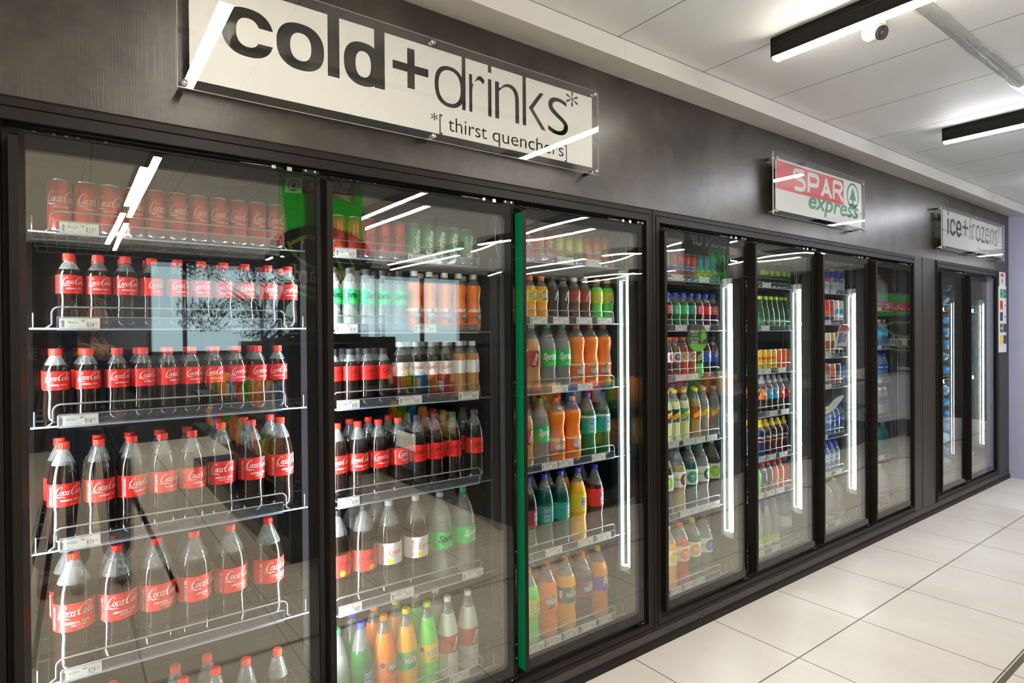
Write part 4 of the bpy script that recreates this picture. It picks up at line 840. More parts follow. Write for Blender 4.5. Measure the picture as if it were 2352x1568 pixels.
for d, r, z, rows, tags in STOCK:
    L = DOORX[d-1][0]; last = max(x for k, xs in rows for x in xs); lastR = TYPES[rows[-1][0]]['R']
    where = '%s shelf, %s cooler door' % (LEV[r-1], DOORN[d-1])
    x1 = L+(.752 if d < 6 else .735)
    sh = make_shelf(L+.032, z, x1-L-.032, .056, .672-.03 if d < 6 else .60, 'wire shelf at %s, from the left' % where)
    n = 0; rearx = -9
    for key, xs in rows:
        t = TYPES[key]; R = t['R']
        for x in xs:
            n += 1; yc = .152+R
            pos = '%s from left, %s' % (NTH[n-1], where)
            drink(key, x, yc, z+.0095, random.uniform(-.25, .5)-(0, .1, .4, .6, .7, .7, .7)[d-1], '%s, %s' % (t['desc'], pos), 'drinks on the %s of the %s door' % (LEV[r-1]+' shelf', DOORN[d-1]))
            # the next one in the same lane
            if d <= 4 or r in (4, 5):
                y2 = .152+2*max(TYPES[k_]['R'] for k_, q_ in rows)+R+.004+random.uniform(0, .012); x2 = x+random.uniform(-.012, .004)
                if x2-R < L+.034: x2 = L+.036+R
                if x2 < rearx+2*R+.0012: x2 = rearx+2*R+.0012
                if x2+R < x1+.005 and random.random() < .9:
                    rearx = x2
                    short = t['desc'].split(' bottle')[0].split(' can')[0]
                    drink(key, x2, y2, z+.0098, random.uniform(-.7, .7), '%s standing behind the %s' % (t['cat'], pos), 'second row on the %s of the %s door' % (LEV[r-1]+' shelf', DOORN[d-1]))
    for i, (a, b, price, name) in enumerate(tags):
        w_ = max(.05, min(b-a, .098)); o = link('price_tag', tag_mesh(w_, price, name), None, (a, .1305, z+.0025))
        tag(o, 'white price tag %s, %s on the %s' % (price, 'only one' if len(tags) == 1 else NTH[i]+' from left', where), 'price tag', 'price tags on the shelf fronts')

# shelf talker and loose papers behind the glass
r = empty('shelf_talker', (2.725, .098, 1.49), 'oval sign up for more card hanging in the fourth cooler door', 'sign')
DARKC = mat('print_dark_brown', (.035, .026, .022), .4); BGRN = mat('print_leaf_green', (.16, .62, .03), .4)
g = G(); v, f = disc2d(0, 0, .088, .076, 40); n = len(v)
g.add([(a, -.0008, b) for a, b in v]+[(a, .0008, b) for a, b in v], f+[tuple(range(n, 2*n))]+[(k, (k+1) % n, n+(k+1) % n, n+k) for k in range(n)], DARKC)
flat(g, poly2d([(.086*math.cos(a), .074*math.sin(a)) for a in [PI*1.16+k*PI*.68/16 for k in range(17)]]), BGRN, -.0011)
for s, zz, m, ww in (('SIGN UP', .034, WH, .072), ('FOR', .016, BGRN, .05), ('MORE!', -.004, BGRN, .075)): flat(g, fit(text2d(s, .04), -.028, zz, .014, ww), m, -.0012)
for zz in (-.020, -.028, -.035): flat(g, rect2d(-.06, zz, .0, zz+.003), WH, -.0012)
flat(g, poly2d([(.022, -.03), (.07, -.026), (.074, .05), (.026, .046)]), mat('print_poster_black', (.02, .025, .015), .4), -.0013); flat(g, poly2d([(.025, .028), (.0735, .032), (.074, .05), (.026, .046)]), BGRN, -.0014); flat(g, poly2d([(.03, .036), (.06, .038), (.06, .045), (.03, .043)]), RED, -.0015)
g2 = strokes([[(.03, .0, .003), (.05, .02, .004), (.068, .01, .003)], [(.03, -.02, .003), (.05, .004, .004), (.07, -.004, .003)]], 4); flat(g, g2, BGRN, -.0016)
ob('card', g, r)
g = G(); g.tube([(0, .001, .06), (0, .02, .063), (0, .034, .055)], .0015, WHITEP, 5); ob('arm', g, r)
r = empty('leaflet', (4.30, .085, 1.40), 'white leaflet with red top taped at an angle in the sixth door', 'leaflet')
g = G(); g.add([(-.085, 0, 0), (.08, -.004, .012), (.16, .004, .15), (.01, .006, .16), (-.085, .0008, 0), (.08, -.0032, .012), (.16, .0048, .15), (.01, .0068, .16)], [(0, 1, 2, 3), (4, 7, 6, 5), (0, 4, 5, 1), (1, 5, 6, 2), (2, 6, 7, 3), (3, 7, 4, 0)], VINYL)
flat(g, poly2d([(.01-.03, .125), (.135, .125), (.158, .149), (.01, .158)]), RED, -.0058); flat(g, poly2d([(-.04, .035), (.0, .038), (.04, .11), (.0, .11)]), BLUE, -.0055); flat(g, poly2d([(.02, .04), (.06, .042), (.1, .1), (.06, .105)]), GREY, -.0056); flat(g, rect2d(-.05, .012, .06, .02), GREY, -.0056); ob('sheet', g, r)
g = G(); n = 12; vs = []
for k in range(n+1):
    t = k/n; x = 4.10+.30*t; zz = .965+.10*t+.028*math.sin(t*PI)
    vs += [(x, .092+.02*t, zz), (x+.012, .086+.024*t, zz-.05*math.sin(t*PI)-.006)]
vs2 = [(x, y+.001, z+.0003) for x, y, z in vs]; q = len(vs)
g.add(vs+vs2, [(2*k, 2*k+1, 2*k+3, 2*k+2) for k in range(n)]+[(q+2*k, q+2*k+2, q+2*k+3, q+2*k+1) for k in range(n)], VINYL, True); tag(ob('curled_paper', g), 'curled white paper strip drooping in the sixth cooler door', 'paper')

# ------------------------------------------------------------------ ice bags in the freezer
BAG = mat('blue_ice_bag', (.03, .30, .62), .25, noise=.7, nscale=26); BAGL = mat('pale_ice_bag', (.30, .58, .78), .3, noise=.5, nscale=30)
def ice_mesh(seed, m, tail):
    random.seed(seed); bm = bmesh.new(); bmesh.ops.create_icosphere(bm, subdivisions=3, radius=1); ph = [random.uniform(0, 6) for _ in range(6)]
    for v in bm.verts:
        x, y, z = v.co; b = 1+.16*math.sin(5*x+ph[0])*math.sin(6*z+ph[1])+.12*math.sin(9*y+ph[2]+4*z)+.07*math.sin(17*x+ph[3])*math.sin(15*z+ph[4])
        b *= random.uniform(.93, 1.07); v.co = Vector((x*.105*b, y*.105*b, z*.052*b))
        if tail and x > .72: v.co.x += .15*(x-.72)/.28; v.co.z *= .6; v.co.y *= .6
    g = G(); bm.verts.index_update(); g.add([tuple(v.co) for v in bm.verts], [tuple(v.index for v in f.verts) for f in bm.faces], m, False); bm.free(); return g.mesh('ice_bag')
IM = [ice_mesh(1, BAG, True), ice_mesh(2, BAG, False), ice_mesh(3, BAGL, False), ice_mesh(4, BAG, True)]
def ice(xc, zs, doorname):
    for i, (z, k, dx) in enumerate(zs):
        o = link('ice_bag', IM[k], None, (xc+dx, .29+.008*(i % 3), z)); o.rotation_euler = (0, 0, .2*((i*7) % 3-1))
        tag(o, '%s blue bag of ice, %s from the top, behind the %s freezer door' % (('tailed', 'plump', 'pale', 'knotted')[k], NTH[i], doorname), 'ice bag', 'bags of ice in the freezer')
ice(6.70, [(1.93, 1, .0), (1.81, 2, -.01), (1.62, 1, .0), (1.505, 0, .0), (1.385, 0, .02), (1.265, 2, -.01), (1.145, 1, .01), (.945, 2, .02), (.83, 1, .03), (.71, 0, .0), (.595, 1, .02), (.48, 2, .05), (.365, 1, -.01), (.245, 2, .03)], 'left')
ice(7.38, [(1.64, 1, -.02), (1.525, 1, -.01), (1.38, 3, .04), (1.255, 0, .03), (1.135, 2, -.02), (.96, 1, -.02), (.52, 1, -.01), (.38, 1, -.02), (.25, 2, .0)], 'right')
for i, (x, z) in enumerate(((6.5, 1.70), (6.5, 1.035), (6.5, .155), (7.24, 1.70), (7.24, 1.035), (7.24, .155))):
    o = make_shelf(x-.3, z, .60, .06, .42, '%s wire shelf of the %s freezer door' % (('top', 'middle', 'bottom')[i % 3], ('left', 'right')[i//3])); o.location.y = .03

# ------------------------------------------------------------------ wall signs on stand-offs
def bool_plate(x0, x1, z0, z1, texts, th=.0012):
    """white vinyl plate with the lettering cut out"""
    g = G(); g.box(x0, x1, -th/2, th/2, z0, z1, VINYL); p = link('tmp_p', g.mesh('tmp_p'))
    kill = [p]
    def cut(me):
        q = link('tmp_q', me); kill.append(q)
        md = p.modifiers.new('b', 'BOOLEAN'); md.operation = 'DIFFERENCE'; md.solver = 'EXACT'; md.object = q; md.use_self = True
    for (s, bx, off, sh, sp) in texts:
        if s == '@l':
            g = G(); g.box(bx[0], bx[1], -.02, .02, bx[2], bx[3], VINYL); cut(g.mesh('t')); continue
        if s[0] == '@':   # drawn bowl: '@o' ring, '@c' ring open to the right; off is (side, top) stroke
            X0, X1, Z0, Z1 = bx; cx_, cz_, rx, rz = (X0+X1)/2, (Z0+Z1)/2, (X1-X0)/2, (Z1-Z0)/2; tw, tt = off; ex = 2/2.35; g = G()
            def se(a, ax, az): c_, s_ = math.cos(a), math.sin(a); return (cx_+ax*math.copysign(abs(c_)**ex, c_), cz_+az*math.copysign(abs(s_)**ex, s_))
            n = 72
            def ends(ax, az):   # both terminals cut level at the same heights
                if s == '@o': return 0, 2*PI
                if s == '@e': return -.12, 2*PI-math.asin(min(1, .42*rz/az)**(1/ex))
                f = lambda h_: math.asin(min(1, abs(h_/az))**(1/ex))
                return f(.30*rz), 2*PI-f(.34*rz)
            def loop(ax, az):
                p0, p1 = ends(ax, az); return [se(p0+(p1-p0)*k/n, ax, az) for k in range(n+(0 if s == '@o' else 1))]
            O = loop(rx, rz); I = loop(rx-tw, rz-tt); A = O
            m_ = len(A); vs = [(x, y, z) for y in (-.02, .02) for x, z in O+I]
            fs = []
            for k in range(m_ if s == '@o' else m_-1):
                j = (k+1) % m_
                fs += [(k, j, m_+j, m_+k), (2*m_+k, 3*m_+k, 3*m_+j, 2*m_+j), (k, 2*m_+k, 2*m_+j, j), (m_+k, m_+j, 3*m_+j, 3*m_+k)]
            if s != '@o':
                for k in (0, m_-1): fs.append((k, m_+k, 3*m_+k, 2*m_+k))
            g.add(vs, fs, VINYL); cut(g.mesh('t')); continue
        cu = bpy.data.curves.new('t', 'FONT'); cu.body = s; cu.offset = off; cu.shear = sh; cu.resolution_u = 12; cu.extrude = .02; cu.space_character = sp
        o = bpy.data.objects.new('t', cu); me = bpy.data.meshes.new_from_object(o); bpy.data.objects.remove(o); bpy.data.curves.remove(cu)
        xs = [v.co.x for v in me.vertices]; ys = [v.co.y for v in me.vertices]
        a, b, c, d_ = min(xs), max(xs), min(ys), max(ys); X0, X1, Z0, Z1 = bx
        for v in me.vertices: v.co = Vector((X0+(v.co.x-a)/(b-a)*(X1-X0), v.co.z, Z0+(v.co.y-c)/(d_-c)*(Z1-Z0)))
        bm = bmesh.new(); bm.from_mesh(me); bmesh.ops.remove_doubles(bm, verts=bm.verts[:], dist=1e-5); bmesh.ops.recalc_face_normals(bm, faces=bm.faces[:]); bm.to_mesh(me); bm.free()
        cut(me)
    bpy.context.view_layer.update()
    dg = bpy.context.evaluated_depsgraph_get(); me = bpy.data.meshes.new_from_object(p.evaluated_get(dg))
    for o in kill: bpy.data.objects.remove(o, do_unlink=True)
    me.materials.clear(); me.materials.append(VINYL); me.name = 'sign_face'; return me
def sign(name, x0, x1, z0, z1, label, screws, y=-.060):
    r = empty(name, (x0, 0, z0), label, 'sign', 'clear acrylic signs on the wall'); w_, h_ = x1-x0, z1-z0
    g = G(); g.box(0, w_, y-.006, y, 0, h_, ACRYL); ob('acrylic_panel', g, r)
    g = G()
    for b in ((-.0006, 0, 0, h_), (w_, w_+.0006, 0, h_), (0, w_, -.0006, 0), (0, w_, h_, h_+.0006)): g.box(b[0], b[1], y-.006, y, b[2], b[3], EDGEA)
    ob('panel_edge', g, r)
    for sx, sz in screws:
        g = G()
        def cyl(r0, a, b, m):
            n = 16; vs = [(sx+r0*math.cos(2*PI*k/n), yy, sz+r0*math.sin(2*PI*k/n)) for yy in (a, b) for k in range(n)]
            g.add(vs, [(k, (k+1) % n, n+(k+1) % n, n+k) for k in range(n)]+[tuple(range(n)), tuple(reversed(range(n, 2*n)))], m, True)
        cyl(.0095, y-.013, y-.0065, STEEL); cyl(.008, y+.0005, -.0005, STEEL)
        ob('standoff_screw', g, r)
    return r
r = sign('wall_sign', .241, 1.826, 2.197, 2.553, 'long clear wall sign reading cold drinks, thirst quenchers', [(.015, .012), (1.568, .014), (.783, .014), (.783, .342), (1.565, .342), (.015, .342)])
me = bool_plate(.271, 1.795, 2.226, 2.523, [('@c', (.352, .494, 2.327, 2.468), (.039, .029), 0, 1), ('@o', (.502, .645, 2.327, 2.469), (.040, .029), 0, 1), ('@l', (.656, .694, 2.332, 2.56), 0, 0, 1), ('@o', (.708, .838, 2.327, 2.469), (.039, .029), 0, 1), ('@l', (.811, .848, 2.332, 2.56), 0, 0, 1), ('@l', (.930, .958, 2.360, 2.496), 0, 0, 1), ('@l', (.876, 1.011, 2.4135, 2.442), 0, 0, 1),
    ('@o', (1.035, 1.158, 2.329, 2.475), (.0165, .0145), 0, 1), ('@l', (1.147, 1.163, 2.332, 2.56), 0, 0, 1), ('r', (1.178, 1.247, 2.333, 2.474), -.016, 0, 1), ('@l', (1.261, 1.277, 2.333, 2.473), 0, 0, 1), ('@l', (1.261, 1.277, 2.497, 2.56), 0, 0, 1), ('n', (1.293, 1.406, 2.333, 2.476), -.016, 0, 1), ('k', (1.423, 1.541, 2.333, 2.56), -.016, 0, 1), ('s', (1.548, 1.659, 2.329, 2.480), -.016, 0, 1), ('*', (1.649, 1.715, 2.462, 2.5225), 0, 0, 1),
    ('*', (1.020, 1.047, 2.270, 2.296), .01, 0, 1), ('[', (1.053, 1.066, 2.2262, 2.297), 0, 0, 1), ('thirst', (1.089, 1.255, 2.244, 2.296), 0, 0, 1), ('quenchers', (1.280, 1.633, 2.2275, 2.296), 0, 0, 1), (']', (1.639, 1.652, 2.2262, 2.296), 0, 0, 1)])
link('sign_face', me, r, (-.241, -.0585, -2.197))
r = sign('wall_sign', 5.726, 7.343, 2.190, 2.548, 'clear wall sign at the far end reading ice frozens, for now and later', [(.03, .02), (1.585, .02), (.80, .02), (.80, .34), (1.585, .34), (.03, .34)])
me = bool_plate(5.768, 7.30, 2.224, 2.520, [('@l', (5.866, 5.902, 2.325, 2.459), 0, 0, 1), ('@l', (5.866, 5.902, 2.485, 2.56), 0, 0, 1), ('@c', (5.925, 6.058, 2.322, 2.466), (.035, .026), 0, 1), ('@e', (6.068, 6.196, 2.322, 2.466), (.035, .026), 0, 1), ('@l', (6.085, 6.1955, 2.383, 2.406), 0, 0, 1), ('+', (6.222, 6.360, 2.355, 2.489), .0, 0, 1), ('f', (6.385, 6.450, 2.326, 2.519), -.016, 0, 1), ('rozens', (6.455, 7.157, 2.326, 2.476), -.012, 0, 1),
    ('*', (7.163, 7.229, 2.462, 2.519), 0, 0, 1), ('*', (6.535, 6.552, 2.262, 2.280), 0, 0, 1), ('[', (6.575, 6.590, 2.228, 2.29), -.01, 0, 1), ('for now and later', (6.61, 7.165, 2.240, 2.290), -.008, 0, 1), (']', (7.178, 7.195, 2.228, 2.29), -.01, 0, 1)])
link('sign_face', me, r, (-5.726, -.0585, -2.190))
r = sign('wall_sign', 3.203, 4.336, 2.188, 2.544, 'clear wall sign with red shop name panel, green lettering and fir tree', [(.03, .022), (1.105, .022), (.03, .325), (1.105, .325)])
g = G(); g.box(.032, 1.102, -.0592, -.0580, .030, .327, VINYL); y = -.0594
SRED = mat('sign_red', (.72, .02, .03), .4); SGRN = mat('sign_green', (.0, .22, .09), .4)
flat(g, rect2d(.040, .153, .847, .315), SRED, y)
def spar(cx, cz, w_, h_, t):
    """rounded stroke capitals S P A R"""
    def R_(pts): return [(cx-w_/2+a*w_, cz-h_/2+b*h_, t) for a, b in pts]
    return strokes([R_([(.19, .96), (.05, .96), (.0, .82), (.03, .62), (.17, .50), (.20, .32), (.17, .08), (.10, .04), (.01, .04)]), R_([(.28, 0), (.28, .5), (.28, .98)]), R_([(.28, .96), (.42, .96), (.47, .82), (.46, .55), (.42, .44), (.28, .42)]),
                    R_([(.54, 0), (.60, .4), (.645, .98)]), R_([(.635, .98), (.69, .4), (.75, 0)]), R_([(.57, .30), (.65, .30), (.72, .30)]), R_([(.80, 0), (.80, .5), (.80, .98)]), R_([(.80, .96), (.93, .96), (.98, .84), (.97, .62), (.92, .50), (.80, .48)]), R_([(.90, .48), (.95, .25), (1.0, 0)])], 5)
flat(g, spar(.535, .236, .60, .116, .026), VINYL, y-.0002)
for q in fir(.977, .230, .085, .086): flat(g, q, SGRN, y-.0002)
flat(g, fit(text2d('express', .022, .22, 4), .729, .103, .108, .66), SGRN, y-.0004)
ob('sign_face', g, r)

# strip of gift cards by the freezer
r = empty('gift_card_strip', (7.455, -.0165, 1.30), 'white strip of small gift cards hung right of the freezer doors', 'card display')
g = G(); g.box(-.105, .125, -.004, .0015, .0, .66, WHITEP); g.box(-.08, .10, -.004, .0015, .66, .80, WHITEP); flat(g, rect2d(-.05, .755, .04, .785), RED, -.0045)
for s, zz in (('LET US', .73), ('REWARD', .71), ('YOU', .69)): flat(g, fit(text2d(s, .03), .0, zz, .014), INK, -.0045)
ob('backing', g, r)
cc = [GR, BLUE, RED, WH, NAVY, WH, DGR, BK, YE, NAVY]
for i in range(10):
    a = -.07+.105*(i % 2); b = .545-.115*(i//2); g = G(); g.box(a, a+.08, -.0062, -.0042, b, b+.085, cc[i]); g.box(a+.02, a+.06, -.0066, -.0062, b+.03, b+.05, cc[i-3]); ob('gift_card', g, r)

# ------------------------------------------------------------------ ceiling battens, dome camera
def batten(x, y0, y1, label):
    lm = LAMP if x < 4 else LAMPC
    r = empty('ceiling_light', (x, y1, CZ), label, 'ceiling light', 'black linear ceiling lights'); L_ = y1-y0
    g = G(); g.box(-.024, .024, -L_, 0, -.0815, -.0005, BLACK); g.box(-.026, .026, -.004, .001, -.085, -.001, BLACK); g.box(-.026, .026, -L_-.001, -L_+.004, -.085, -.001, BLACK); g.box(-.0255, .0255, -L_+.004, -.004, -.034, -.030, BLACK2); ob('housing', g, r)
    g = G(); g.prism([(-.023, -.0815), (-.023, -.088), (-.019, -.092), (.019, -.092), (.023, -.088), (.023, -.0815)], 'y', -L_+.005, -.005, lm); ob('diffuser', g, r)
bl = ['far left', 'left', 'middle', 'right', 'far right', 'second last', 'last']
for i, x in enumerate((-1.5, .455, 2.44, 4.38, 6.72, 8.9, 11.5)):
    for j, (a, b) in enumerate(((-2.05, -.515), (-4.85, -2.45), (-7.6, -5.25))):
        if (i, j) in ((0, 0), (5, 0), (6, 1), (6, 2)): continue
        lab = 'black ceiling light, %s row, %s' % (bl[i], ('end nearest the coolers', 'middle of the room', 'near the shop front')[j])
        if (i, j) == (2, 0): lab = 'black batten light on the ceiling beside the dome camera'
        if (i, j) == (3, 0): lab = 'black batten light at the right edge, further along the ceiling'
        batten(x, a, b, lab)
r = empty('security_camera', (2.625, -.835, CZ), 'white dome security camera on the ceiling beside the near light', 'camera')
CREAMP = mat('cream_plastic', (.80, .76, .68), .35)
g = G(); g.lathe([(.046, 0), (.046, -.022), (.042, -.026)], 28, CREAMP); ob('base', g, r)
g = G(); g.lathe([(.040, -.02), (.041, -.045), (.036, -.062), (.024, -.074), (.008, -.079)], 28, CREAMP); ob('dome', g, r)
g = G(); LENSF = mat('lens_face', (.035, .03, .03), .6, spec=.2); g.lathe([(.027, 0), (.027, .010), (.022, .011), (.020, .007), (.001, .007)], 24, LENSF); g.lathe([(.009, .0075), (.008, .0095), (.001, .0095)], 16, mat('lens_glass', (.08, .06, .06), .25)); o = ob('lens', g, r, (-.0125, -.036, -.0625))
o.rotation_euler = Vector((-.28, -.78, -.40)).to_track_quat('Z', 'Y').to_euler()

# ------------------------------------------------------------------ the other side of the shop (seen in the glass)
GB = mat('gondola_black', (.02, .02, .022), .4); PBLK = mat('poster_black', (.012, .014, .010), .45); PGRN = mat('poster_green', (.02, .50, .03), .45); PLIM = mat('poster_lime', (.30, .48, .02), .45); PGREY = mat('poster_grey', (.55, .55, .52), .5)
def gondola(name, x0, x1, y0, y1, h, label, levels, face):
    r = empty(name, (x0, y1, 0), label, 'shelving'); W_, D_ = x1-x0, y1-y0
    g = G(); g.box(0, W_, -D_, 0, .001, .14, GB); ob('plinth', g, r)
    g = G()
    if face == 'left': g.box(W_-.03, W_, -D_, 0, .14, h, GB); g.box(0, W_, -.03, 0, .14, h, GB)
    else: g.box(0, W_, -D_, -D_+.03, .14, h, GB); g.box(0, .03, -D_, 0, .14, h, GB)
    ob('back_panel', g, r)
    for z in levels:
        g = G()
        if face == 'left': g.box(0, W_-.031, -D_, -.031, z-.02, z, GB)
        else: g.box(.031, W_, -D_+.031, 0, z-.02, z, GB)
        ob('shelf_board', g, r)
    return r
gondola('gondola_shelf', 1.09, 1.60, -5.6, -2.15, 1.46, 'black gondola with snack bags, end of the left aisle', (.16, .55, .92), 'left')
gondola('gondola_shelf', 2.72, 8.9, -2.6, -1.76, 1.40, 'long black gondola facing the drink coolers', (.16, .50, .86), 'front')
gondola('gondola_shelf', 2.72, 3.2, -4.3, -2.62, 1.44, 'black gondola side with snack bags facing the middle aisle', (.16, .55, .92), 'left')
gondola('gondola_shelf', 1.61, 3.2, -4.9, -4.31, 1.5, 'dark gondola closing the far end of the middle aisle', (.16, .55, .92), 'front')
def bag_mesh(c1, c2, s):
    random.seed(s); g = G(); nx, nz = 8, 12; W_, H_, D_ = .17, .25, .05
    for sg in (-1, 1):
        vs = []
        for j in range(nz+1):
            for i in range(nx+1):
                u, v = i/nx*2-1, j/nz*2-1; b = D_*max(0, 1-u**4)*max(0, 1-abs(v)**3)+.004*math.sin(7*u+s)*math.sin(9*v)*(1-abs(v)); vs.append((u*W_/2*(1-.06*(1-abs(v))), sg*b, H_/2+v*H_/2))
        f = [(j*(nx+1)+i, j*(nx+1)+i+1, (j+1)*(nx+1)+i+1, (j+1)*(nx+1)+i) for j in range(nz) for i in range(nx)]
        a = [q for q in f if not (3*(nx+1) < q[0] < 8*(nx+1) and 1 < q[0] % (nx+1) < 6)]; b_ = [q for q in f if q not in a]
        g.add(vs, a, c1, True); g.add(vs, b_, c2, True)
    return g.mesh('snack_bag')
def foil(n, c): return mat('bag_'+n, c, .25, spec=.6)
BM = [bag_mesh(foil('yellow', (.75, .42, .02)), foil('red', (.55, .03, .02)), 1), bag_mesh(foil('green', (.05, .32, .03)), foil('yellow', (.75, .42, .02)), 2), bag_mesh(foil('blue', (.02, .16, .45)), foil('white', (.7, .7, .7)), 3), bag_mesh(foil('orange', (.7, .20, .01)), foil('brown', (.2, .05, .02)), 4), bag_mesh(foil('red', (.55, .03, .02)), foil('white', (.7, .7, .7)), 5)]
BN = ['yellow', 'green', 'blue', 'orange', 'red']
LV = {.92: 'top', .86: 'top', .55: 'middle', .50: 'middle', .16: 'bottom'}
random.seed(5)
for z in (.92, .55):
    for i in range(11):
        k = (i*3+int(z*10)) % 5; o = link('snack_bag', BM[k], None, (1.19, -2.40-i*.27, z+.002)); o.rotation_euler = (0, 0, -PI/2+random.uniform(-.1, .1))
        tag(o, '%s snack bag, %s along the %s shelf of the aisle-end gondola' % (BN[k], NTH[i], LV[z]), 'snack bag', 'snack bags on the aisle-end gondola')
for z in (.92, .55):
    for i in range(7):
        k = (i*4+int(z*10)+1) % 5; o = link('snack_bag', BM[k], None, (2.82, -2.78-i*.22, z+.002)); o.rotation_euler = (0, 0, -PI/2+random.uniform(-.1, .1))
        tag(o, '%s snack bag, %s along the %s shelf facing the middle aisle' % (BN[k], NTH[i], LV[z]), 'snack bag', 'snack bags facing the middle aisle')
for z in (.86, .50):
    for i in range(12):
        k = (i*2+int(z*10)) % 5; o = link('snack_bag', BM[k], None, (2.95+i*.235, -1.86, z+.002)); o.rotation_euler = (0, 0, random.uniform(-.1, .1))
        tag(o, '%s snack bag, %s along the %s shelf facing the coolers' % (BN[k], NTH[i], LV[z]), 'snack bag', 'snack bags facing the coolers')
def face(r, flats, name='board', w=1, h=1, x0=0, th=.012):
    """board whose artwork faces the coolers (towards +y); artwork x runs to the reader's right"""
    g = G(); g.box(x0-w, x0, -th, 0, 0, h, PBLK)
    for geo, m, ly in flats: g.add([(-v[0], .0006+.0003*ly+(v[2] if len(v) > 2 else 0), v[1]) for v in geo[0]], geo[1], m)
    return ob(name, g, r)
LEAF = [[(.06, .36, .012), (.14, .54, .022), (.30, .66, .03), (.46, .60, .02)], [(.05, .30, .012), (.22, .42, .03), (.40, .52, .02), (.47, .62, .012)], [(.08, .22, .012), (.25, .30, .03), (.44, .34, .015)], [(.05, .14, .012), (.25, .24, .024), (.45, .30, .012)]]
r = empty('poster', (1.66, -2.10, 1.47), 'tall green and black rewards poster above the aisle-end gondola', 'poster')
W_ = .56; fl = [(rect2d(0, .70, W_, 1.16), PGRN, 0), (disc2d(.28, .62, .34, .17, 40), PBLK, 1), (rect2d(.06, 1.0, .40, 1.09), MAR, 1), (spar(.23, 1.045, .26, .05, .012), PGREY, 2), (rect2d(.41, 1.0, .52, 1.10), WH, 1)]
fl += [(q, PBLK, 2) for q in fir(.465, 1.05, .04, .04)]+[(strokes([[(a+.02, b*1.0+.05, t) for a, b, t in s] for s in LEAF], 5), PLIM, 2), (fit(text2d('Rewards', .02), .27, .46, .12, .46), PGREY, 3), (fit(text2d('Your bu', 0), .24, .10, .05, .22), PGREY, 3)]
face(r, [((g_[0], g_[1]), m, l) for g_, m, l in fl], w=W_, h=1.16)
g = G(); g.tube([(-.05, -.006, 1.16), (-.05, -.006, CZ-1.47)], .002, STEEL, 5); g.tube([(-.51, -.006, 1.16), (-.51, -.006, CZ-1.47)], .002, STEEL, 5); ob('hanger', g, r)
r = empty('poster', (10.5, -1.72, .93), 'rewards poster with red strip above a pale counter, far end', 'poster')
W_ = 1.65; fl = [(rect2d(0, .80, W_, 1.12), PGRN, 0), (rect2d(.1, .87, W_-.1, 1.0), RED, 1), (spar(.82, .935, 1.0, .08, .018), WH, 2), (disc2d(.68, .72, .9, .17, 40), PBLK, 1), (strokes([[(a*3.0+.03, b*1.0+.06, t) for a, b, t in s] for s in LEAF], 5), PLIM, 2), (fit(text2d('Rewards', .02), .68, .46, .16, 1.1), WH, 3), (fit(text2d('More', .03), .68, .06, .06, .5), WH, 3)]
fl[3] = (disc2d(.82, .70, .80, .12, 40), PBLK, 1)
face(r, fl, w=W_, h=1.12)
r = empty('poster', (5.55, -1.78, 1.95), 'black sign up for more poster hanging over the long gondola', 'poster')
W_ = .75; fl = [(fit(text2d('SIGN UP', .04), .36, .52, .13, .62), PGREY, 1), (fit(text2d('FOR', .05), .22, .33, .13, .30), PGRN, 1), (fit(text2d('MORE!', .05), .34, .15, .13, .55), PGRN, 1)]
face(r, fl, w=W_, h=.64)
g = G(); g.tube([(-.1, -.006, .64), (-.1, -.006, CZ-1.95)], .002, STEEL, 5); g.tube([(-.65, -.006, .64), (-.65, -.006, CZ-1.95)], .002, STEEL, 5); ob('hanger', g, r)
g = G(); g.box(0, 1.6, -.7, 0, .001, .25, GB); g.box(0, 1.6, -.7, 0, .25, .89, WHITEP); g.box(-.02, 1.62, -.72, .02, .89, .928, mat('counter_top', (.45, .40, .34), .4)); tag(ob('shop_counter', g, None, (9.0, -1.72, 0)), 'pale counter with a dark plinth at the far end of the shop', 'counter')
# tree outside the front window
BARK = mat('bark', (.06, .045, .035), .8, noise=.3, nscale=20); LEAFM = mat('tree_leaves', (.03, .055, .03), .7)
r = empty('street_tree', (3.2, -11.0, 0), 'dark leafy tree outside the front window', 'tree')
g = G(); g.tube([(0, 0, 0), (.05, .02, .9), (-.05, 0, 1.6), (.1, .05, 2.6)], [.11, .09, .07, .03], BARK, 8)
for a in range(7):
    an = a*.9; g.tube([(0, 0, 1.3+.12*a), (.5*math.cos(an), .3*math.sin(an), 1.7+.16*a), (1.0*math.cos(an), .6*math.sin(an), 1.8+.22*a)], [.04, .025, .01], BARK, 5)
ob('trunk', g, r)
random.seed(11); g = G()
for k in range(3600):
    an, q = random.uniform(0, 6.28), random.random()**.5; k3 = k % 14; c = Vector((1.25*math.cos(k3*.9)+q*.42*math.cos(an), .7*math.sin(k3*.9)+q*.4*math.sin(an), 1.45+.14*k3+random.uniform(-.25, .25))); u = Vector([random.uniform(-1, 1) for _ in range(3)]).normalized(); v = u.orthogonal().normalized(); s = random.uniform(.02, .055)
    g.add([c-u*s, c+v*s*.4, c+u*s, c-v*s*.4], [(0, 1, 2, 3)], LEAFM)
ob('leaves', g, r, fixn=False)['kind'] = 'stuff'
g = G(); g.box(-6, 18, -14, -8.35, -.12, -.02, mat('car_park_asphalt', (.10, .10, .11), .8, noise=.2, nscale=4)); o = ob('car_park', g); o['kind'] = 'structure'

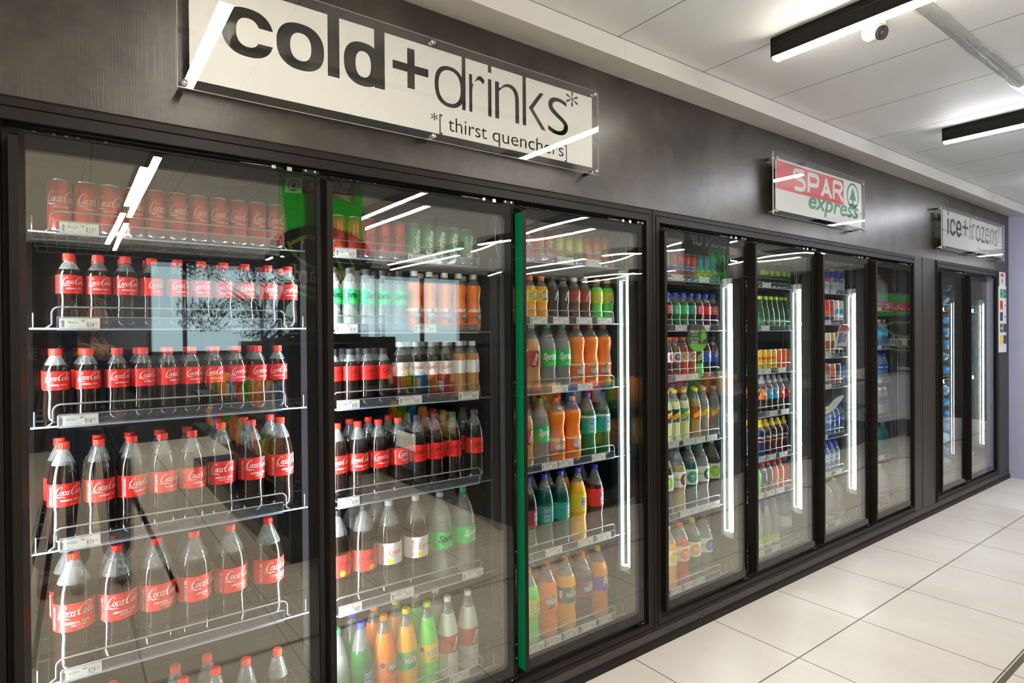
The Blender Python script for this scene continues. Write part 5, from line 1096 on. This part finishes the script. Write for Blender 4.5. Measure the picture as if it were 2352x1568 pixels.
# photographer and tripod behind the lens
SUIT = mat('dark_jacket', (.012, .014, .022), .8, noise=.3, nscale=40); TROU = mat('dark_trousers', (.016, .013, .013), .8); SKIN = mat('skin', (.42, .24, .17), .5); HAIR = mat('dark_hair', (.02, .014, .01), .6); SHOE = mat('black_shoes', (.01, .01, .01), .4)
r = empty('camera_tripod', (0, -2.03, .001), 'black tripod holding the camera in front of the coolers', 'tripod')
g = G(); g.lathe([(.022, .75), (.022, 1.33), (.05, 1.34), (.05, 1.38), (.03, 1.39), (.03, 1.44)], 16, BLACK); ob('centre_column', g, r)
for k, a in enumerate((PI/2+.4, PI*7/6+.4, PI*11/6+.4)):
    g = G(); d_ = Vector((math.cos(a), math.sin(a), 0)); g.tube([Vector((0, 0, 1.30))+d_*.04, Vector((0, 0, .65))+d_*.27, Vector((0, 0, .012))+d_*.50], [.017, .014, .011], BLACK, 8); ob('leg', g, r)
r = empty('camera', (0, -2.03, 1.442), 'black camera on the tripod in front of the coolers', 'camera')
g = G(); g.box(-.07, .07, -.035, .035, 0, .098, BLACK); g.prism([(-.035, .098), (.035, .098), (.02, .128), (-.02, .128)], 'y', -.03, .03, BLACK); ob('body', g, r)
g = G(); n = 24; vs = [(rr*math.cos(2*PI*k/n), yy, .073+rr*math.sin(2*PI*k/n)) for rr, yy in ((.036, .036), (.036, .060), (.040, .066), (.040, .088), (.030, .088), (.028, .075)) for k in range(n)]
g.add(vs, [(j*n+k, j*n+(k+1) % n, (j+1)*n+(k+1) % n, (j+1)*n+k) for j in range(5) for k in range(n)]+[tuple(range(5*n, 6*n))], BLACK, True); ob('lens', g, r)

def skin_fig(name, pts, edges, m, parent, root=0, sub=2):
    """continuous body grown with a skin modifier"""
    me = bpy.data.meshes.new(name); me.from_pydata([p[:3] for p in pts], edges, []); o = bpy.data.objects.new(name, me); C.objects.link(o)
    md = o.modifiers.new('skin', 'SKIN'); md.use_smooth_shade = True
    if not me.skin_vertices:
        me.attributes
    lay = me.skin_vertices[0] if me.skin_vertices else None
    if lay:
        for i, p in enumerate(pts):
            rr = p[3]; lay.data[i].radius = rr if isinstance(rr, tuple) else (rr, rr); lay.data[i].use_root = (i == root)
    s = o.modifiers.new('sub', 'SUBSURF'); s.levels = sub; s.render_levels = sub
    bpy.context.view_layer.update(); dg = bpy.context.evaluated_depsgraph_get(); me2 = bpy.data.meshes.new_from_object(o.evaluated_get(dg)); bpy.data.objects.remove(o, do_unlink=True)
    me2.materials.clear(); me2.materials.append(m); me2.name = name
    for p in me2.polygons: p.use_smooth = True
    return link(name, me2, parent)
r = empty('person', (.12, -2.62, .001), 'person in dark clothes standing behind the tripod, hands on the camera', 'person')
# joints relative to the feet; facing +y
P_ = [(0, .0, .94, (.125, .10)), (0, .01, 1.10, (.120, .095)), (0, .02, 1.28, (.145, .105)), (0, .015, 1.40, (.12, .085)), (0, .02, 1.47, .052), (0, .045, 1.53, .05),
      (.10, 0, .88, .09), (.115, .02, .50, .062), (.125, -.02, .10, .040), (.13, .10, .035, .035),
      (-.10, 0, .88, .09), (-.115, .03, .50, .062), (-.125, -.01, .10, .040), (-.14, .11, .035, .035),
      (.185, .01, 1.38, .058), (.25, .12, 1.17, .044), (.02, .47, 1.42, .034), (-.02, .52, 1.445, .030),
      (-.185, .01, 1.38, .058), (-.29, .12, 1.17, .044), (-.24, .47, 1.40, .034), (-.215, .53, 1.43, .030)]
E_ = [(0, 1), (1, 2), (2, 3), (3, 4), (4, 5), (0, 6), (6, 7), (7, 8), (8, 9), (0, 10), (10, 11), (11, 12), (12, 13), (3, 14), (14, 15), (15, 16), (16, 17), (3, 18), (18, 19), (19, 20), (20, 21)]
pts, eds = list(P_), list(E_)
for wrist, sx in ((17, -1), (21, 1)):     # four fingers and a thumb on each hand
    w0 = Vector(pts[wrist][:3])
    for f, (dx, ln) in enumerate(((-.026, .07), (-.009, .08), (.009, .076), (.026, .06))):
        i = len(pts); pts += [tuple(w0+Vector((dx*sx*.4, .045, .02-abs(dx)*.2)))+(.0085,), tuple(w0+Vector((dx*sx*.3+.02*sx, .045+ln*.45, .032-f*.018)))+(.008,), tuple(w0+Vector((.045*sx, .05+ln*.75, .026-f*.018)))+(.0065,)]
        eds += [(wrist, i), (i, i+1), (i+1, i+2)]
    i = len(pts); pts += [tuple(w0+Vector((.012*sx, .015, .032)))+(.010,), tuple(w0+Vector((.035*sx, .03, .048)))+(.008,)]; eds += [(wrist, i), (i, i+1)]
skin_fig('body', pts, eds, SKIN, r, 0, 1)
# head with a face, on the neck
bm = bmesh.new(); bmesh.ops.create_uvsphere(bm, u_segments=24, v_segments=18, radius=1)
for v in bm.verts:
    x, y, z = v.co; v.co = Vector((x*.075*(1-.22*max(0, -z)), y*.095, z*.115))
    if y > .75 and abs(x) < .28 and -.35 < z < .15: v.co.y += .022*(1-abs(x)/.28)*(1-(z+.1)**2*6 if abs(z+.1) < .4 else 0)
    if y > .5 and .08 < abs(x) < .55 and .0 < z < .3: v.co.y -= .008
    if y > .4 and z < -.75: v.co.y += .012
g = G(); bm.verts.index_update(); g.add([tuple(v.co) for v in bm.verts], [tuple(v.index for v in f.verts) for f in bm.faces], SKIN, True); bm.free()
for s in (-1, 1):
    g.lathe([(.002, -.008), (.010, -.005), (.012, 0), (.010, .005), (.002, .008)], 12, mat('eye_white', (.7, .7, .7), .2), (s*.030, .082), z0=.012)
    g.lathe([(.001, -.0045), (.005, -.003), (.005, .003), (.001, .0045)], 10, INK, (s*.030, .0915), z0=.012)
    g.tube([(s*.074, -.01, -.028), (s*.084, -.016, 0), (s*.080, -.008, .026), (s*.072, .004, .012)], .008, SKIN, 6)
g.tube([(-.024, .084, -.056), (0, .091, -.054), (.024, .084, -.056)], .0045, mat('lips', (.35, .12, .10), .5), 6)
ob('head', g, r, (0, .075, 1.63))
g = G(); bm = bmesh.new(); bmesh.ops.create_uvsphere(bm, u_segments=24, v_segments=18, radius=1)
for f in [f for f in bm.faces if f.calc_center_median().z < -.1 and f.calc_center_median().y > -.2 or f.calc_center_median().y > .55 and f.calc_center_median().z < .55]: bm.faces.remove(f)
bm.verts.index_update(); g.add([(v.co.x*.083, v.co.y*.103-.004, v.co.z*.122+.006) for v in bm.verts], [tuple(v.index for v in f.verts) for f in bm.faces], HAIR, True); bm.free(); ob('hair', g, r, (0, .075, 1.63), fixn=False)
def grow(i, k): return P_[i][:3]+((tuple(q+k for q in P_[i][3])) if isinstance(P_[i][3], tuple) else P_[i][3]+k,)
J = [grow(0, .02), grow(1, .022), grow(2, .022), grow(3, .02), grow(4, .018), grow(14, .022), grow(15, .018), grow(16, .014), grow(18, .022), grow(19, .018), grow(20, .014)]
skin_fig('jacket', J, [(0, 1), (1, 2), (2, 3), (3, 4), (3, 5), (5, 6), (6, 7), (3, 8), (8, 9), (9, 10)], SUIT, r, 0, 1)
T_ = [grow(0, .016), grow(6, .02), grow(7, .024), grow(8, .03), grow(10, .02), grow(11, .024), grow(12, .03)]
skin_fig('trousers', T_, [(0, 1), (1, 2), (2, 3), (0, 4), (4, 5), (5, 6)], TROU, r, 0, 1)
for s in (1, -1):
    g = G(); x = .13*s; n = 14
    rings = []
    for z, wx, wy, cy_ in ((0, .045, .13, .05), (.02, .048, .135, .05), (.05, .044, .115, .035), (.085, .040, .07, .0), (.11, .042, .055, -.012)):
        rings += [(x+wx*math.cos(2*PI*k/n), cy_+wy*math.sin(2*PI*k/n), z) for k in range(n)]
    g.add(rings, [(j*n+k, j*n+(k+1) % n, (j+1)*n+(k+1) % n, (j+1)*n+k) for j in range(4) for k in range(n)]+[tuple(reversed(range(n))), tuple(range(4*n, 5*n))], SHOE, True); ob('shoe', g, r)
